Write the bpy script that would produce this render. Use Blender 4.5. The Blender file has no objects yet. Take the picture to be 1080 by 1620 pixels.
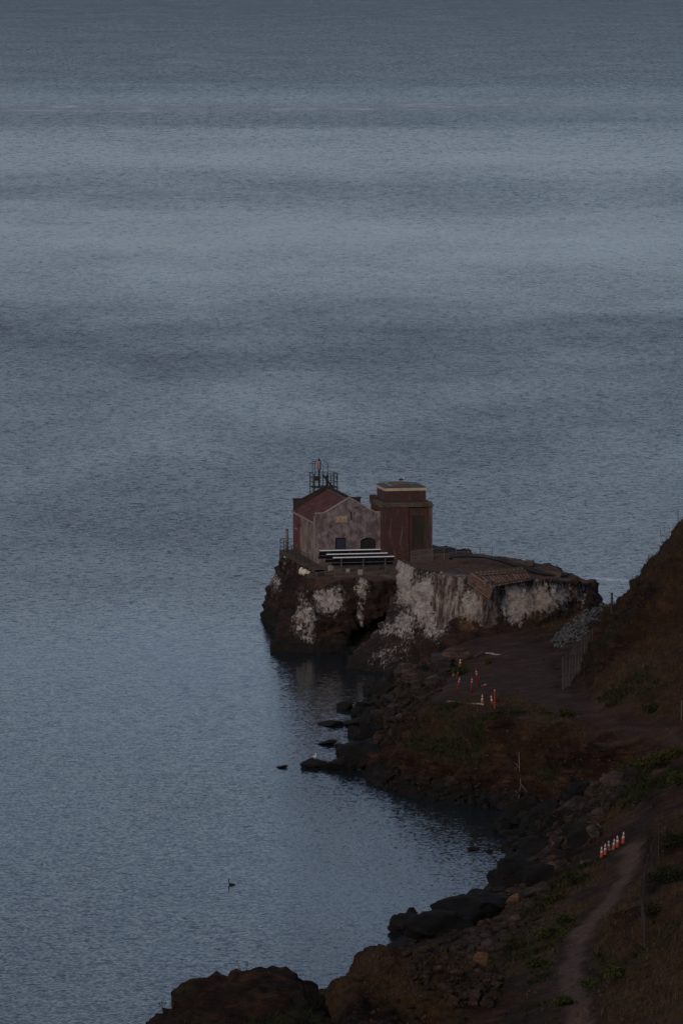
import bpy, bmesh, math, random
import numpy as np
from mathutils import Vector, Matrix, geometry
from mathutils.bvhtree import BVHTree

random.seed(7)
R = math.radians
scene = bpy.context.scene
col = scene.collection

# ------------------------------------------------------------------ camera, sky, sun, exposure
CAM_H = 72.0
FOC = 9000.0                      # 200 mm lens on a 36 mm tall frame
PITCH = math.atan(934.0 / FOC)
cam = bpy.data.cameras.new('camera')
cam.sensor_fit = 'VERTICAL'; cam.sensor_height = 36.0; cam.sensor_width = 24.0
cam.lens = 200.0; cam.clip_start = 1.0; cam.clip_end = 60000.0
cam_o = bpy.data.objects.new('camera', cam); col.objects.link(cam_o)
cam_o.location = (0, 0, CAM_H); cam_o.rotation_euler = (math.pi / 2 - PITCH, 0, 0)
scene.camera = cam_o

SUN_AZ = -152.0                    # degrees from +Y (view direction), negative = left
SUN_EL = 24.0
world = bpy.data.worlds.new('World'); scene.world = world; world.use_nodes = True
wn = world.node_tree.nodes; wl = world.node_tree.links
wn.clear()
w_out = wn.new('ShaderNodeOutputWorld'); w_bg = wn.new('ShaderNodeBackground')
w_sky = wn.new('ShaderNodeTexSky'); w_sky.sky_type = 'NISHITA'; w_sky.sun_disc = False
w_sky.sun_elevation = R(SUN_EL); w_sky.sun_rotation = R(SUN_AZ)
w_sky.air_density = 1.0; w_sky.dust_density = 0.6; w_sky.ozone_density = 4.0; w_sky.altitude = 50
w_bg.inputs['Strength'].default_value = 0.055
# an even, thin overcast over the clear sky
w_mix = wn.new('ShaderNodeMix'); w_mix.data_type = 'RGBA'; w_mix.inputs[0].default_value = 0.34; w_mix.inputs[7].default_value = (4.6, 5.3, 7.6, 1)
w_hsv = wn.new('ShaderNodeHueSaturation'); w_hsv.inputs['Saturation'].default_value = 0.74
wl.new(w_sky.outputs[0], w_hsv.inputs['Color']); wl.new(w_hsv.outputs[0], w_mix.inputs[6]); wl.new(w_mix.outputs[2], w_bg.inputs[0]); wl.new(w_bg.outputs[0], w_out.inputs[0])

sun = bpy.data.lights.new('sun', 'SUN'); sun.energy = 1.0; sun.angle = R(20); sun.color = (1.0, 0.84, 0.68)
sun_o = bpy.data.objects.new('sun', sun); col.objects.link(sun_o)
sd = Vector((math.sin(R(SUN_AZ)) * math.cos(R(SUN_EL)), math.cos(R(SUN_AZ)) * math.cos(R(SUN_EL)), math.sin(R(SUN_EL))))
sun_o.rotation_euler = sd.to_track_quat('Z', 'Y').to_euler(); sun_o.location = (-60, 500, 120)

scene.view_settings.view_transform = 'Standard'; scene.view_settings.look = 'None'
scene.view_settings.exposure = 0.14; scene.view_settings.gamma = 1.0
scene.view_settings.use_curve_mapping = False
scene.render.engine = 'CYCLES'

# ------------------------------------------------------------------ helpers: projection
cp, sp = math.cos(PITCH), math.sin(PITCH)
def ray(px, py):
    x = (px - 540) / FOC; y = -(py - 810) / FOC
    return Vector((x, cp + sp * y, -sp + cp * y))
def at_z(px, py, z):
    d = ray(px, py); t = (z - CAM_H) / d.z
    return Vector((d.x * t, d.y * t, z))
def at_y(px, py, Y):
    d = ray(px, py); t = Y / d.y
    return Vector((d.x * t, Y, CAM_H + d.z * t))

# ------------------------------------------------------------------ helpers: noise
def _hash(ix, iy, iz, s):
    n = (ix * 374761393 + iy * 668265263 + iz * 2147483647 + s * 144665) & 0xffffffff
    n = ((n ^ (n >> 13)) * 1274126177) & 0xffffffff
    n = ((n ^ (n >> 16)) * 2246822519) & 0xffffffff
    return ((n ^ (n >> 15)) & 0xffff) / 65535.0 * 2 - 1
def vnoise(p, s=0):
    i = np.floor(p).astype(np.int64); f = p - i; u = f * f * f * (f * (f * 6 - 15) + 10)
    r = np.zeros(len(p))
    for dx in (0, 1):
        wx = u[:, 0] if dx else 1 - u[:, 0]
        for dy in (0, 1):
            wy = u[:, 1] if dy else 1 - u[:, 1]
            for dz in (0, 1):
                wz = u[:, 2] if dz else 1 - u[:, 2]
                r += wx * wy * wz * _hash(i[:, 0] + dx, i[:, 1] + dy, i[:, 2] + dz, s)
    return r
def fbm(p, sc, octv=4, s=0, gain=0.5):
    p = p * np.asarray(sc); a = 1.0; t = np.zeros(len(p)); n = 0
    for k in range(octv):
        t += a * vnoise(p + 17.3 * k, s + k); n += a; a *= gain; p = p * 2.03
    return t / n
def ridged(p, sc, octv=4, s=0):
    p = p * np.asarray(sc); a = 1.0; t = np.zeros(len(p)); n = 0
    for k in range(octv):
        t += a * (1 - 2 * np.abs(vnoise(p + 9.1 * k, s + k))); n += a; a *= 0.5; p = p * 2.1
    return t / n
def sstep(a, b, x):
    t = np.clip((x - a) / (b - a), 0, 1); return t * t * (3 - 2 * t)

# ------------------------------------------------------------------ helpers: materials
def newmat(name):
    m = bpy.data.materials.new(name); m.use_nodes = True
    nt = m.node_tree; b = nt.nodes['Principled BSDF']
    return m, nt, b
def N(nt, t, **kw):
    n = nt.nodes.new(t)
    for k, v in kw.items(): setattr(n, k, v)
    return n
def noise(nt, vec, scale, detail=4, rough=0.6, dist=0.0):
    n = N(nt, 'ShaderNodeTexNoise'); n.inputs['Scale'].default_value = scale
    n.inputs['Detail'].default_value = detail; n.inputs['Roughness'].default_value = rough
    n.inputs['Distortion'].default_value = dist
    nt.links.new(vec, n.inputs['Vector']); return n
def ramp(nt, fac, stops):
    r = N(nt, 'ShaderNodeValToRGB'); e = r.color_ramp.elements
    while len(e) < len(stops): e.new(0.5)
    for i, (p, c) in enumerate(stops):
        e[i].position = p
        e[i].color = (c[0], c[1], c[2], 1) if isinstance(c, (tuple, list)) else (c, c, c, 1)
    nt.links.new(fac, r.inputs[0]); return r
def mapping(nt, vec, scale):
    m = N(nt, 'ShaderNodeMapping'); m.inputs['Scale'].default_value = scale
    nt.links.new(vec, m.inputs['Vector']); return m.outputs[0]
def mix(nt, fac, a, b, mode='MIX'):
    m = N(nt, 'ShaderNodeMix', data_type='RGBA', blend_type=mode)
    for sock, v in ((m.inputs[0], fac), (m.inputs[6], a), (m.inputs[7], b)):
        if hasattr(v, 'is_output'): nt.links.new(v, sock)
        elif isinstance(v, (tuple, list)): sock.default_value = (v[0], v[1], v[2], 1)
        else: sock.default_value = v
    return m.outputs[2]
def math_(nt, op, a, b=None, c=None, clamp=False):
    m = N(nt, 'ShaderNodeMath', operation=op); m.use_clamp = clamp
    for i, v in enumerate((a, b, c)):
        if v is None: continue
        if hasattr(v, 'is_output'): nt.links.new(v, m.inputs[i])
        else: m.inputs[i].default_value = v
    return m.outputs[0]
def bump(nt, b, h, strength, dist):
    n = N(nt, 'ShaderNodeBump'); n.inputs['Strength'].default_value = strength; n.inputs['Distance'].default_value = dist
    nt.links.new(h, n.inputs['Height']); nt.links.new(n.outputs[0], b.inputs['Normal'])
def attr(nt, name):
    a = N(nt, 'ShaderNodeAttribute'); a.attribute_name = name; return a.outputs['Fac']
def objco(nt): return N(nt, 'ShaderNodeTexCoord').outputs['Object']
def geopos(nt): return N(nt, 'ShaderNodeNewGeometry').outputs['Position']
def wear(name, c1, c2, scale=1.5, rough=0.85, stain=None, stain_amt=0.45, stretch=(1, 1, 1), bmp=0.02, metal=0.0, rand=0.0, lo=0.35, hi=0.65, spec=0.3):
    """weathered surface: two colours broken by noise, an optional third as patchy stain"""
    m, nt, b = newmat(name); co = geopos(nt)
    n1 = noise(nt, mapping(nt, co, stretch), scale, 6, 0.65)
    c = ramp(nt, n1.outputs['Fac'], [(lo, c1), (hi, c2)]).outputs[0]
    if stain:
        n2 = noise(nt, mapping(nt, co, (1.3, 1.3, 0.5)), scale * 1.7, 5, 0.7)
        f = ramp(nt, n2.outputs['Fac'], [(0.62 - stain_amt * 0.3, 0.0), (0.72 - stain_amt * 0.2, 1.0)]).outputs[0]
        c = mix(nt, f, c, stain)
    if rand:
        oi = N(nt, 'ShaderNodeObjectInfo')
        f = math_(nt, 'MULTIPLY_ADD', oi.outputs['Random'], rand, 1 - rand * 0.5)
        c = mix(nt, 1.0, c, f, 'MULTIPLY')
    nt.links.new(c, b.inputs['Base Color'])
    b.inputs['Roughness'].default_value = rough; b.inputs['Metallic'].default_value = metal
    b.inputs['Specular IOR Level'].default_value = spec
    if bmp:
        n3 = noise(nt, mapping(nt, co, stretch), scale * 5, 4, 0.7); bump(nt, b, n3.outputs['Fac'], 0.8, bmp)
    return m

M = {}
M['stucco'] = wear('weathered_mauve_render', (0.095, 0.068, 0.070), (0.27, 0.22, 0.215), 1.8, stain=(0.06, 0.022, 0.02), stain_amt=0.25, stretch=(1, 1, 0.7), lo=0.4, hi=0.68)
M['stucco_side'] = wear('peeling_pale_paint', (0.085, 0.05, 0.045), (0.30, 0.26, 0.23), 0.9, stain=(0.10, 0.03, 0.025), stain_amt=0.4, stretch=(1, 1, 0.35))
M['brick'] = None
M['coping'] = wear('pale_coping', (0.20, 0.16, 0.14), (0.30, 0.25, 0.22), 2)
M['trim'] = wear('tan_trim', (0.34, 0.27, 0.185), (0.48, 0.40, 0.29), 1.5)
M['roof'] = wear('rusty_red_roof', (0.060, 0.021, 0.019), (0.115, 0.042, 0.038), 0.7, stain=(0.17, 0.10, 0.085), stain_amt=0.2, stretch=(1.5, 0.4, 1))
M['tar'] = wear('tar_roof', (0.05, 0.045, 0.045), (0.10, 0.09, 0.09), 0.8, stain=(0.13, 0.09, 0.05), stain_amt=0.25)
M['rust_patch'] = wear('rusty_patch', (0.13, 0.07, 0.025), (0.19, 0.11, 0.045), 1.5)
M['mossy'] = wear('mossy_ledge', (0.055, 0.04, 0.027), (0.12, 0.09, 0.06), 1.2)
M['darkpar'] = wear('dark_parapet', (0.022, 0.016, 0.016), (0.05, 0.035, 0.035), 1.5)
M['bluedoor'] = wear('blue_door_paint', (0.018, 0.024, 0.042), (0.028, 0.036, 0.06), 2, rough=0.6)
M['void'] = wear('dark_boarding', (0.012, 0.010, 0.010), (0.025, 0.020, 0.018), 3)
M['steel'] = wear('dark_rusty_steel', (0.022, 0.017, 0.015), (0.05, 0.035, 0.03), 5, rough=0.7, bmp=0)
M['galv'] = wear('galvanised_steel', (0.07, 0.067, 0.064), (0.125, 0.12, 0.115), 5, rough=0.6, metal=0.2, bmp=0)
M['alu'] = wear('aluminium', (0.85, 0.87, 0.9), (0.92, 0.93, 0.95), 5, rough=0.4, metal=0.2, bmp=0)
M['pv'] = wear('dark_panel_back', (0.012, 0.012, 0.015), (0.022, 0.022, 0.026), 4, rough=0.5, bmp=0)
M['pvglass'] = wear('panel_glass', (0.01, 0.012, 0.025), (0.015, 0.018, 0.035), 4, rough=0.12, bmp=0, spec=0.5)
M['lantern'] = wear('lantern_housing', (0.30, 0.20, 0.18), (0.42, 0.30, 0.27), 4, rough=0.5, bmp=0)
M['wood'] = wear('grey_brown_timber', (0.045, 0.03, 0.022), (0.10, 0.07, 0.05), 2.5, rand=0.6)
M['redwood'] = wear('red_brown_slats', (0.09, 0.05, 0.035), (0.21, 0.125, 0.082), 2.5, rand=0.7)
M['paleboard'] = wear('pale_board', (0.25, 0.22, 0.19), (0.40, 0.36, 0.32), 3)
M['concrete'] = wear('stained_concrete', (0.07, 0.048, 0.036), (0.13, 0.092, 0.07), 0.8, stain=(0.05, 0.03, 0.02), stain_amt=0.4)
M['pipe'] = wear('black_pipe', (0.012, 0.011, 0.011), (0.022, 0.02, 0.02), 3, rough=0.45, bmp=0)
M['orange'] = wear('orange_plastic', (0.26, 0.022, 0.011), (0.42, 0.04, 0.02), 9, rough=0.5, bmp=0)
M['oldorange'] = wear('faded_brown_plastic', (0.16, 0.07, 0.04), (0.24, 0.11, 0.06), 6, rough=0.6, bmp=0)
M['redpost'] = wear('red_post_plastic', (0.24, 0.016, 0.016), (0.36, 0.03, 0.03), 9, rough=0.5, bmp=0)
M['band'] = wear('reflective_white_band', (0.36, 0.34, 0.32), (0.55, 0.52, 0.5), 6, rough=0.5, bmp=0)
M['rubber'] = wear('black_rubber', (0.01, 0.01, 0.01), (0.02, 0.02, 0.02), 6, rough=0.7, bmp=0)
M['white'] = wear('white_feather', (0.65, 0.65, 0.63), (0.78, 0.78, 0.76), 8, bmp=0)
M['blackf'] = wear('dark_feather', (0.012, 0.012, 0.013), (0.025, 0.025, 0.027), 8, bmp=0)
M['beak'] = wear('yellow_beak', (0.4, 0.22, 0.04), (0.5, 0.28, 0.05), 8, bmp=0)
M['drift'] = wear('bleached_driftwood', (0.30, 0.27, 0.24), (0.50, 0.46, 0.42), 4)
M['bark'] = wear('dead_branch', (0.10, 0.085, 0.075), (0.20, 0.175, 0.16), 4)
M['sack'] = wear('cream_sack', (0.5, 0.44, 0.35), (0.66, 0.6, 0.5), 3)

def brick_mat():
    m, nt, b = newmat('old_red_brick')
    co = objco(nt)
    sep = N(nt, 'ShaderNodeSeparateXYZ'); nt.links.new(co, sep.inputs[0])
    h = math_(nt, 'ADD', sep.outputs[0], sep.outputs[1])
    cb = N(nt, 'ShaderNodeCombineXYZ'); nt.links.new(h, cb.inputs[0]); nt.links.new(sep.outputs[2], cb.inputs[1])
    br = N(nt, 'ShaderNodeTexBrick'); nt.links.new(cb.outputs[0], br.inputs['Vector'])
    br.inputs['Scale'].default_value = 1.0; br.inputs['Brick Width'].default_value = 0.32; br.inputs['Row Height'].default_value = 0.12
    br.inputs['Mortar Size'].default_value = 0.012; br.inputs['Mortar Smooth'].default_value = 0.3
    br.inputs['Color1'].default_value = (0.046, 0.0125, 0.0105, 1); br.inputs['Color2'].default_value = (0.075, 0.021, 0.018, 1)
    br.inputs['Mortar'].default_value = (0.06, 0.034, 0.028, 1)
    n1 = noise(nt, co, 0.8, 5, 0.65)
    c = mix(nt, ramp(nt, n1.outputs['Fac'], [(0.4, 0.0), (0.7, 0.75)]).outputs[0], br.outputs['Color'], (0.026, 0.012, 0.011))
    n2 = noise(nt, mapping(nt, co, (2, 2, 0.35)), 1.4, 5, 0.7)
    c = mix(nt, ramp(nt, n2.outputs['Fac'], [(0.54, 0.0), (0.70, 0.6)]).outputs[0], c, (0.17, 0.12, 0.12))
    n3 = noise(nt, mapping(nt, co, (0.8, 0.8, 0.5)), 0.7, 4, 0.6)
    c = mix(nt, ramp(nt, n3.outputs['Fac'], [(0.52, 0.0), (0.62, 0.6)]).outputs[0], c, (0.035, 0.035, 0.022))
    nt.links.new(c, b.inputs['Base Color']); b.inputs['Roughness'].default_value = 0.9
    bump(nt, b, br.outputs['Fac'], -0.6, 0.012)
    return m
M['brick'] = brick_mat()

def rock_mat(name, dark=(0.011, 0.006, 0.0045), warm=(0.068, 0.034, 0.023), lichen=(0.11, 0.062, 0.026), attrs=True, rnd=0.0):
    m, nt, b = newmat(name); co = geopos(nt)
    n1 = noise(nt, co, 0.45, 7, 0.65)
    c = ramp(nt, n1.outputs['Fac'], [(0.32, dark), (0.5, tuple((a + d) / 2 for a, d in zip(dark, warm))), (0.68, warm)]).outputs[0]
    st = noise(nt, mapping(nt, co, (0.35, 0.35, 2.6)), 1.3, 5, 0.7, 0.8)
    c = mix(nt, ramp(nt, st.outputs['Fac'], [(0.42, 0.7), (0.56, 0.0)]).outputs[0], c, tuple(v * 0.6 for v in dark))
    n4 = noise(nt, co, 1.1, 5, 0.7)
    c = mix(nt, ramp(nt, n4.outputs['Fac'], [(0.58, 0.0), (0.72, 0.6)]).outputs[0], c, lichen)
    if rnd:
        oi = N(nt, 'ShaderNodeObjectInfo')
        c = mix(nt, 1.0, c, math_(nt, 'MULTIPLY_ADD', oi.outputs['Random'], rnd, 1 - rnd * 0.45), 'MULTIPLY')
    sep = N(nt, 'ShaderNodeSeparateXYZ'); nt.links.new(co, sep.inputs[0])
    n5 = noise(nt, co, 0.6, 3, 0.6)
    zz = math_(nt, 'MULTIPLY_ADD', n5.outputs['Fac'], -1.6, sep.outputs[2])
    tide = N(nt, 'ShaderNodeMapRange'); tide.inputs['From Min'].default_value = -0.1; tide.inputs['From Max'].default_value = 1.1
    tide.inputs['To Min'].default_value = 0.85; tide.inputs['To Max'].default_value = 0.0
    nt.links.new(zz, tide.inputs['Value'])
    c = mix(nt, tide.outputs[0], c, (0.013, 0.012, 0.010))          # algae and weed of the tidal band
    if attrs:
        g = attr(nt, 'guano')
        na = noise(nt, co, 1.9, 9, 0.8, 0.6); nb = noise(nt, mapping(nt, co, (3.6, 3.6, 0.45)), 1.0, 6, 0.75)
        s = math_(nt, 'MULTIPLY_ADD', nb.outputs['Fac'], 0.85, math_(nt, 'MULTIPLY', na.outputs['Fac'], 0.75))
        s = math_(nt, 'MULTIPLY_ADD', g, 0.57, math_(nt, 'SUBTRACT', s, 1.08))
        f = ramp(nt, s, [(0.0, 0.0), (0.16, 1.0)]).outputs[0]
        f = math_(nt, 'MULTIPLY', f, ramp(nt, g, [(0.0, 0.0), (0.12, 1.0)]).outputs[0])
        gc = ramp(nt, na.outputs['Fac'], [(0.38, (0.24, 0.19, 0.17)), (0.62, (0.60, 0.55, 0.51))]).outputs[0]
        c = mix(nt, math_(nt, 'MULTIPLY', f, 0.92), c, gc)
        c = mix(nt, math_(nt, 'MULTIPLY', attr(nt, 'soil'), 0.9), c, ramp(nt, na.outputs['Fac'], [(0.4, (0.055, 0.029, 0.019)), (0.6, (0.135, 0.076, 0.049))]).outputs[0])
        ru = attr(nt, 'rust')
        f2 = math_(nt, 'MULTIPLY', ru, ramp(nt, na.outputs['Fac'], [(0.42, 0.0), (0.56, 0.9)]).outputs[0])
        c = mix(nt, f2, c, (0.22, 0.12, 0.05))  # rust stains, plus painted tan brightening where the spit lies in shade
    nt.links.new(c, b.inputs['Base Color']); b.inputs['Roughness'].default_value = 0.88; b.inputs['Specular IOR Level'].default_value = 0.25
    nb1 = noise(nt, co, 2.0, 8, 0.72); nb2 = noise(nt, mapping(nt, co, (0.8, 0.8, 3.0)), 2.0, 5, 0.7)
    h = math_(nt, 'MULTIPLY_ADD', nb2.outputs['Fac'], 0.7, nb1.outputs['Fac'])
    bump(nt, b, h, 1.0, 0.4)
    return m
M['rock'] = rock_mat('guano_streaked_rock')
M['boulder'] = rock_mat('brown_boulder', (0.014, 0.0095, 0.0075), (0.088, 0.058, 0.043), (0.15, 0.095, 0.05), False, 1.3)
M['blackrock'] = rock_mat('black_wet_boulder', (0.005, 0.0045, 0.004), (0.014, 0.011, 0.009), (0.032, 0.021, 0.010), False, 0.6)
M['lichenrock'] = rock_mat('orange_lichen_rock', (0.09, 0.05, 0.025), (0.24, 0.12, 0.045), (0.30, 0.15, 0.05), False)
M['greystone'] = wear('grey_crushed_stone', (0.022, 0.022, 0.022), (0.11, 0.108, 0.105), 2.2, bmp=0)

def land_mat():
    m, nt, b = newmat('reddish_shore_earth'); co = geopos(nt)
    n1 = noise(nt, co, 0.5, 7, 0.65); n2 = noise(nt, co, 2.5, 6, 0.7)
    c = ramp(nt, n1.outputs['Fac'], [(0.32, (0.009, 0.0045, 0.003)), (0.5, (0.030, 0.014, 0.008)), (0.7, (0.090, 0.042, 0.022))]).outputs[0]
    st = noise(nt, mapping(nt, co, (0.4, 0.4, 2.4)), 1.2, 5, 0.7, 1.0)
    cl = mix(nt, ramp(nt, st.outputs['Fac'], [(0.40, 0.85), (0.55, 0.0)]).outputs[0], c, (0.006, 0.0035, 0.003))
    c = mix(nt, attr(nt, 'cliff'), c, cl)
    gn = ramp(nt, n2.outputs['Fac'], [(0.35, (0.026, 0.014, 0.006)), (0.65, (0.088, 0.050, 0.021))]).outputs[0]
    c = mix(nt, math_(nt, 'MULTIPLY', attr(nt, 'grass'), 0.85), c, gn)
    gg = ramp(nt, n2.outputs['Fac'], [(0.35, (0.014, 0.018, 0.008)), (0.65, (0.04, 0.045, 0.016))]).outputs[0]
    f = math_(nt, 'MULTIPLY', attr(nt, 'green'), ramp(nt, n1.outputs['Fac'], [(0.35, 0.3), (0.6, 0.95)]).outputs[0])
    c = mix(nt, f, c, gg)
    pc = ramp(nt, n2.outputs['Fac'], [(0.35, (0.056, 0.034, 0.024)), (0.65, (0.135, 0.086, 0.062))]).outputs[0]
    c = mix(nt, attr(nt, 'path'), c, pc)
    yc = ramp(nt, n1.outputs['Fac'], [(0.35, (0.034, 0.017, 0.0115)), (0.65, (0.080, 0.042, 0.027))]).outputs[0]
    c = mix(nt, math_(nt, 'MULTIPLY', attr(nt, 'yard'), 0.8), c, yc)
    sep = N(nt, 'ShaderNodeSeparateXYZ'); nt.links.new(co, sep.inputs[0])
    zz = math_(nt, 'MULTIPLY_ADD', n1.outputs['Fac'], -1.4, sep.outputs[2])
    tide = N(nt, 'ShaderNodeMapRange'); tide.inputs['From Min'].default_value = -0.1; tide.inputs['From Max'].default_value = 0.9
    tide.inputs['To Min'].default_value = 0.85; tide.inputs['To Max'].default_value = 0.0
    nt.links.new(zz, tide.inputs['Value'])
    c = mix(nt, tide.outputs[0], c, (0.012, 0.010, 0.009))
    nt.links.new(c, b.inputs['Base Color']); b.inputs['Roughness'].default_value = 0.95; b.inputs['Specular IOR Level'].default_value = 0.15
    nb = noise(nt, co, 1.6, 9, 0.72)
    bump(nt, b, nb.outputs['Fac'], 1.0, 0.45)
    return m
M['land'] = land_mat()

def sea_mat():
    m, nt, b = newmat('bay_water'); co = geopos(nt)
    sep = N(nt, 'ShaderNodeSeparateXYZ'); nt.links.new(co, sep.inputs[0])
    X, Y = sep.outputs[0], sep.outputs[1]
    # wind zones: ripple steepness against distance offshore, edges broken by large noise
    big = noise(nt, mapping(nt, co, (0.7, 1.0, 1)), 0.006, 5, 0.65)
    lg = math_(nt, 'LOGARITHM', Y, 10.0)
    lg = math_(nt, 'MULTIPLY_ADD', math_(nt, 'SUBTRACT', big.outputs['Fac'], 0.5), 0.07, lg)
    t = math_(nt, 'DIVIDE', math_(nt, 'SUBTRACT', lg, 2.5), 1.4)
    def T(y): return (math.log10(y) - 2.5) / 1.4
    zone = ramp(nt, t, [(0.0, 0.44), (T(420), 0.42), (T(480), 0.34), (T(560), 0.24), (T(625), 0.58), (T(700), 0.66), (T(850), 0.70), (T(1010), 0.90),
                        (T(1120), 0.46), (T(1330), 0.26), (T(1480), 0.66), (T(1580), 0.62), (T(1720), 0.34), (T(1950), 0.50), (T(2080), 0.85),
                        (T(2300), 0.62), (T(2600), 0.95), (T(4800), 1.2)]).outputs[0]
    patch = noise(nt, mapping(nt, co, (2.2, 1.0, 1)), 0.010, 5, 0.6)
    pf = N(nt, 'ShaderNodeMapRange'); pf.inputs['From Min'].default_value = 1100; pf.inputs['From Max'].default_value = 2100
    pf.inputs['To Min'].default_value = 2.2; pf.inputs['To Max'].default_value = 0.5; nt.links.new(Y, pf.inputs['Value'])
    pv_ = math_(nt, 'MULTIPLY_ADD', math_(nt, 'SUBTRACT', patch.outputs['Fac'], 0.5), pf.outputs[0], 1.0)
    amp = math_(nt, 'MULTIPLY', zone, pv_)
    w1 = noise(nt, mapping(nt, co, (0.62, 1, 1)), 1.35, 3, 0.7, 0.5)
    w2 = noise(nt, mapping(nt, co, (0.8, 1, 1)), 4.6, 2, 0.5, 0.3)
    w3 = noise(nt, mapping(nt, co, (0.42, 0.13, 1)), 1.0, 4, 0.75, 0.4)             # longer seas offshore
    def cen(n, s):
        v = N(nt, 'ShaderNodeVectorMath', operation='SUBTRACT'); nt.links.new(n.outputs['Color'], v.inputs[0]); v.inputs[1].default_value = (0.5, 0.5, 0.5)
        k = N(nt, 'ShaderNodeVectorMath', operation='MULTIPLY'); nt.links.new(v.outputs[0], k.inputs[0]); k.inputs[1].default_value = (s * 0.6, s, 0)
        return k.outputs[0]
    def vadd(a, b_):
        v = N(nt, 'ShaderNodeVectorMath', operation='ADD'); nt.links.new(a, v.inputs[0]); nt.links.new(b_, v.inputs[1]); return v.outputs[0]
    off = N(nt, 'ShaderNodeMapRange'); off.inputs['From Min'].default_value = 650; off.inputs['From Max'].default_value = 1900
    off.inputs['To Min'].default_value = 0.10; off.inputs['To Max'].default_value = 0.95; nt.links.new(Y, off.inputs['Value'])
    o3 = N(nt, 'ShaderNodeVectorMath', operation='SCALE'); nt.links.new(cen(w3, 0.9), o3.inputs[0]); nt.links.new(off.outputs[0], o3.inputs['Scale'])
    shel = N(nt, 'ShaderNodeMapRange'); shel.inputs['From Min'].default_value = 470; shel.inputs['From Max'].default_value = 720     # sheltered water inshore
    shel.inputs['To Min'].default_value = 0.35; shel.inputs['To Max'].default_value = 1.0; nt.links.new(Y, shel.inputs['Value'])
    o1 = N(nt, 'ShaderNodeVectorMath', operation='SCALE'); nt.links.new(cen(w1, 0.85), o1.inputs[0]); nt.links.new(shel.outputs[0], o1.inputs['Scale'])
    s = vadd(vadd(o1.outputs[0], cen(w2, 0.95)), o3.outputs[0])
    # steep little wave fronts facing the shore
    fr = math_(nt, 'MULTIPLY', ramp(nt, w1.outputs['Fac'], [(0.55, 0.0), (0.70, 1.0)]).outputs[0], shel.outputs[0])
    fr3 = math_(nt, 'MULTIPLY', ramp(nt, w3.outputs['Fac'], [(0.52, 0.0), (0.72, 0.55)]).outputs[0], off.outputs[0])
    fy = math_(nt, 'MULTIPLY', math_(nt, 'ADD', fr, fr3), -0.62)
    fv = N(nt, 'ShaderNodeCombineXYZ'); nt.links.new(fy, fv.inputs[1])
    s = vadd(s, fv.outputs[0])
    sc = N(nt, 'ShaderNodeVectorMath', operation='SCALE'); nt.links.new(s, sc.inputs[0]); nt.links.new(amp, sc.inputs['Scale'])
    up = N(nt, 'ShaderNodeVectorMath', operation='ADD'); nt.links.new(sc.outputs[0], up.inputs[0]); up.inputs[1].default_value = (0, 0, 1)
    nm = N(nt, 'ShaderNodeVectorMath', operation='NORMALIZE'); nt.links.new(up.outputs[0], nm.inputs[0])
    nt.links.new(nm.outputs[0], b.inputs['Normal'])
    # foam: a tide line far out, a short breaker behind the spit
    fn = noise(nt, mapping(nt, co, (0.6, 1, 1)), 0.012, 5, 0.6)
    yl = math_(nt, 'MULTIPLY_ADD', math_(nt, 'SUBTRACT', fn.outputs['Fac'], 0.5), 340, Y)
    yl = math_(nt, 'MULTIPLY_ADD', X, -0.16, yl)
    d1 = math_(nt, 'ABSOLUTE', math_(nt, 'SUBTRACT', yl, 2210))
    f1 = N(nt, 'ShaderNodeMapRange'); f1.inputs['From Min'].default_value = 0; f1.inputs['From Max'].default_value = 42
    f1.inputs['To Min'].default_value = 1; f1.inputs['To Max'].default_value = 0; nt.links.new(d1, f1.inputs['Value'])
    fb = noise(nt, mapping(nt, co, (0.35, 1, 1)), 0.10, 5, 0.7)
    fl = noise(nt, mapping(nt, co, (1.0, 0.3, 1)), 0.07, 6, 0.75)
    f1 = math_(nt, 'MULTIPLY', f1.outputs[0], ramp(nt, fl.outputs['Fac'], [(0.36, 0.0), (0.66, 0.85)]).outputs[0])
    d2 = math_(nt, 'ABSOLUTE', math_(nt, 'SUBTRACT', math_(nt, 'MULTIPLY_ADD', X, 0.35, math_(nt, 'MULTIPLY_ADD', math_(nt, 'SUBTRACT', fb.outputs['Fac'], 0.5), 6, Y)), 632))
    f2 = N(nt, 'ShaderNodeMapRange'); f2.inputs['From Min'].default_value = 0; f2.inputs['From Max'].default_value = 2.6
    f2.inputs['To Min'].default_value = 1; f2.inputs['To Max'].default_value = 0; nt.links.new(d2, f2.inputs['Value'])
    gx = N(nt, 'ShaderNodeMapRange'); gx.inputs['From Min'].default_value = 23; gx.inputs['From Max'].default_value = 28; nt.links.new(X, gx.inputs['Value'])
    f3 = noise(nt, co, 0.9, 4, 0.7)
    f2 = math_(nt, 'MULTIPLY', math_(nt, 'MULTIPLY', f2.outputs[0], gx.outputs[0]), ramp(nt, f3.outputs['Fac'], [(0.40, 0.0), (0.58, 1.0)]).outputs[0])
    foam = math_(nt, 'ADD', f1, f2, clamp=True)
    c = mix(nt, foam, (0.010, 0.017, 0.021), (0.92, 0.95, 0.98))
    nt.links.new(c, b.inputs['Base Color'])
    b.inputs['IOR'].default_value = 1.333
    rg = math_(nt, 'MULTIPLY_ADD', foam, 0.6, math_(nt, 'MULTIPLY_ADD', amp, 0.20, 0.05)); nt.links.new(rg, b.inputs['Roughness'])
    return m
M['sea'] = sea_mat()

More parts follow.
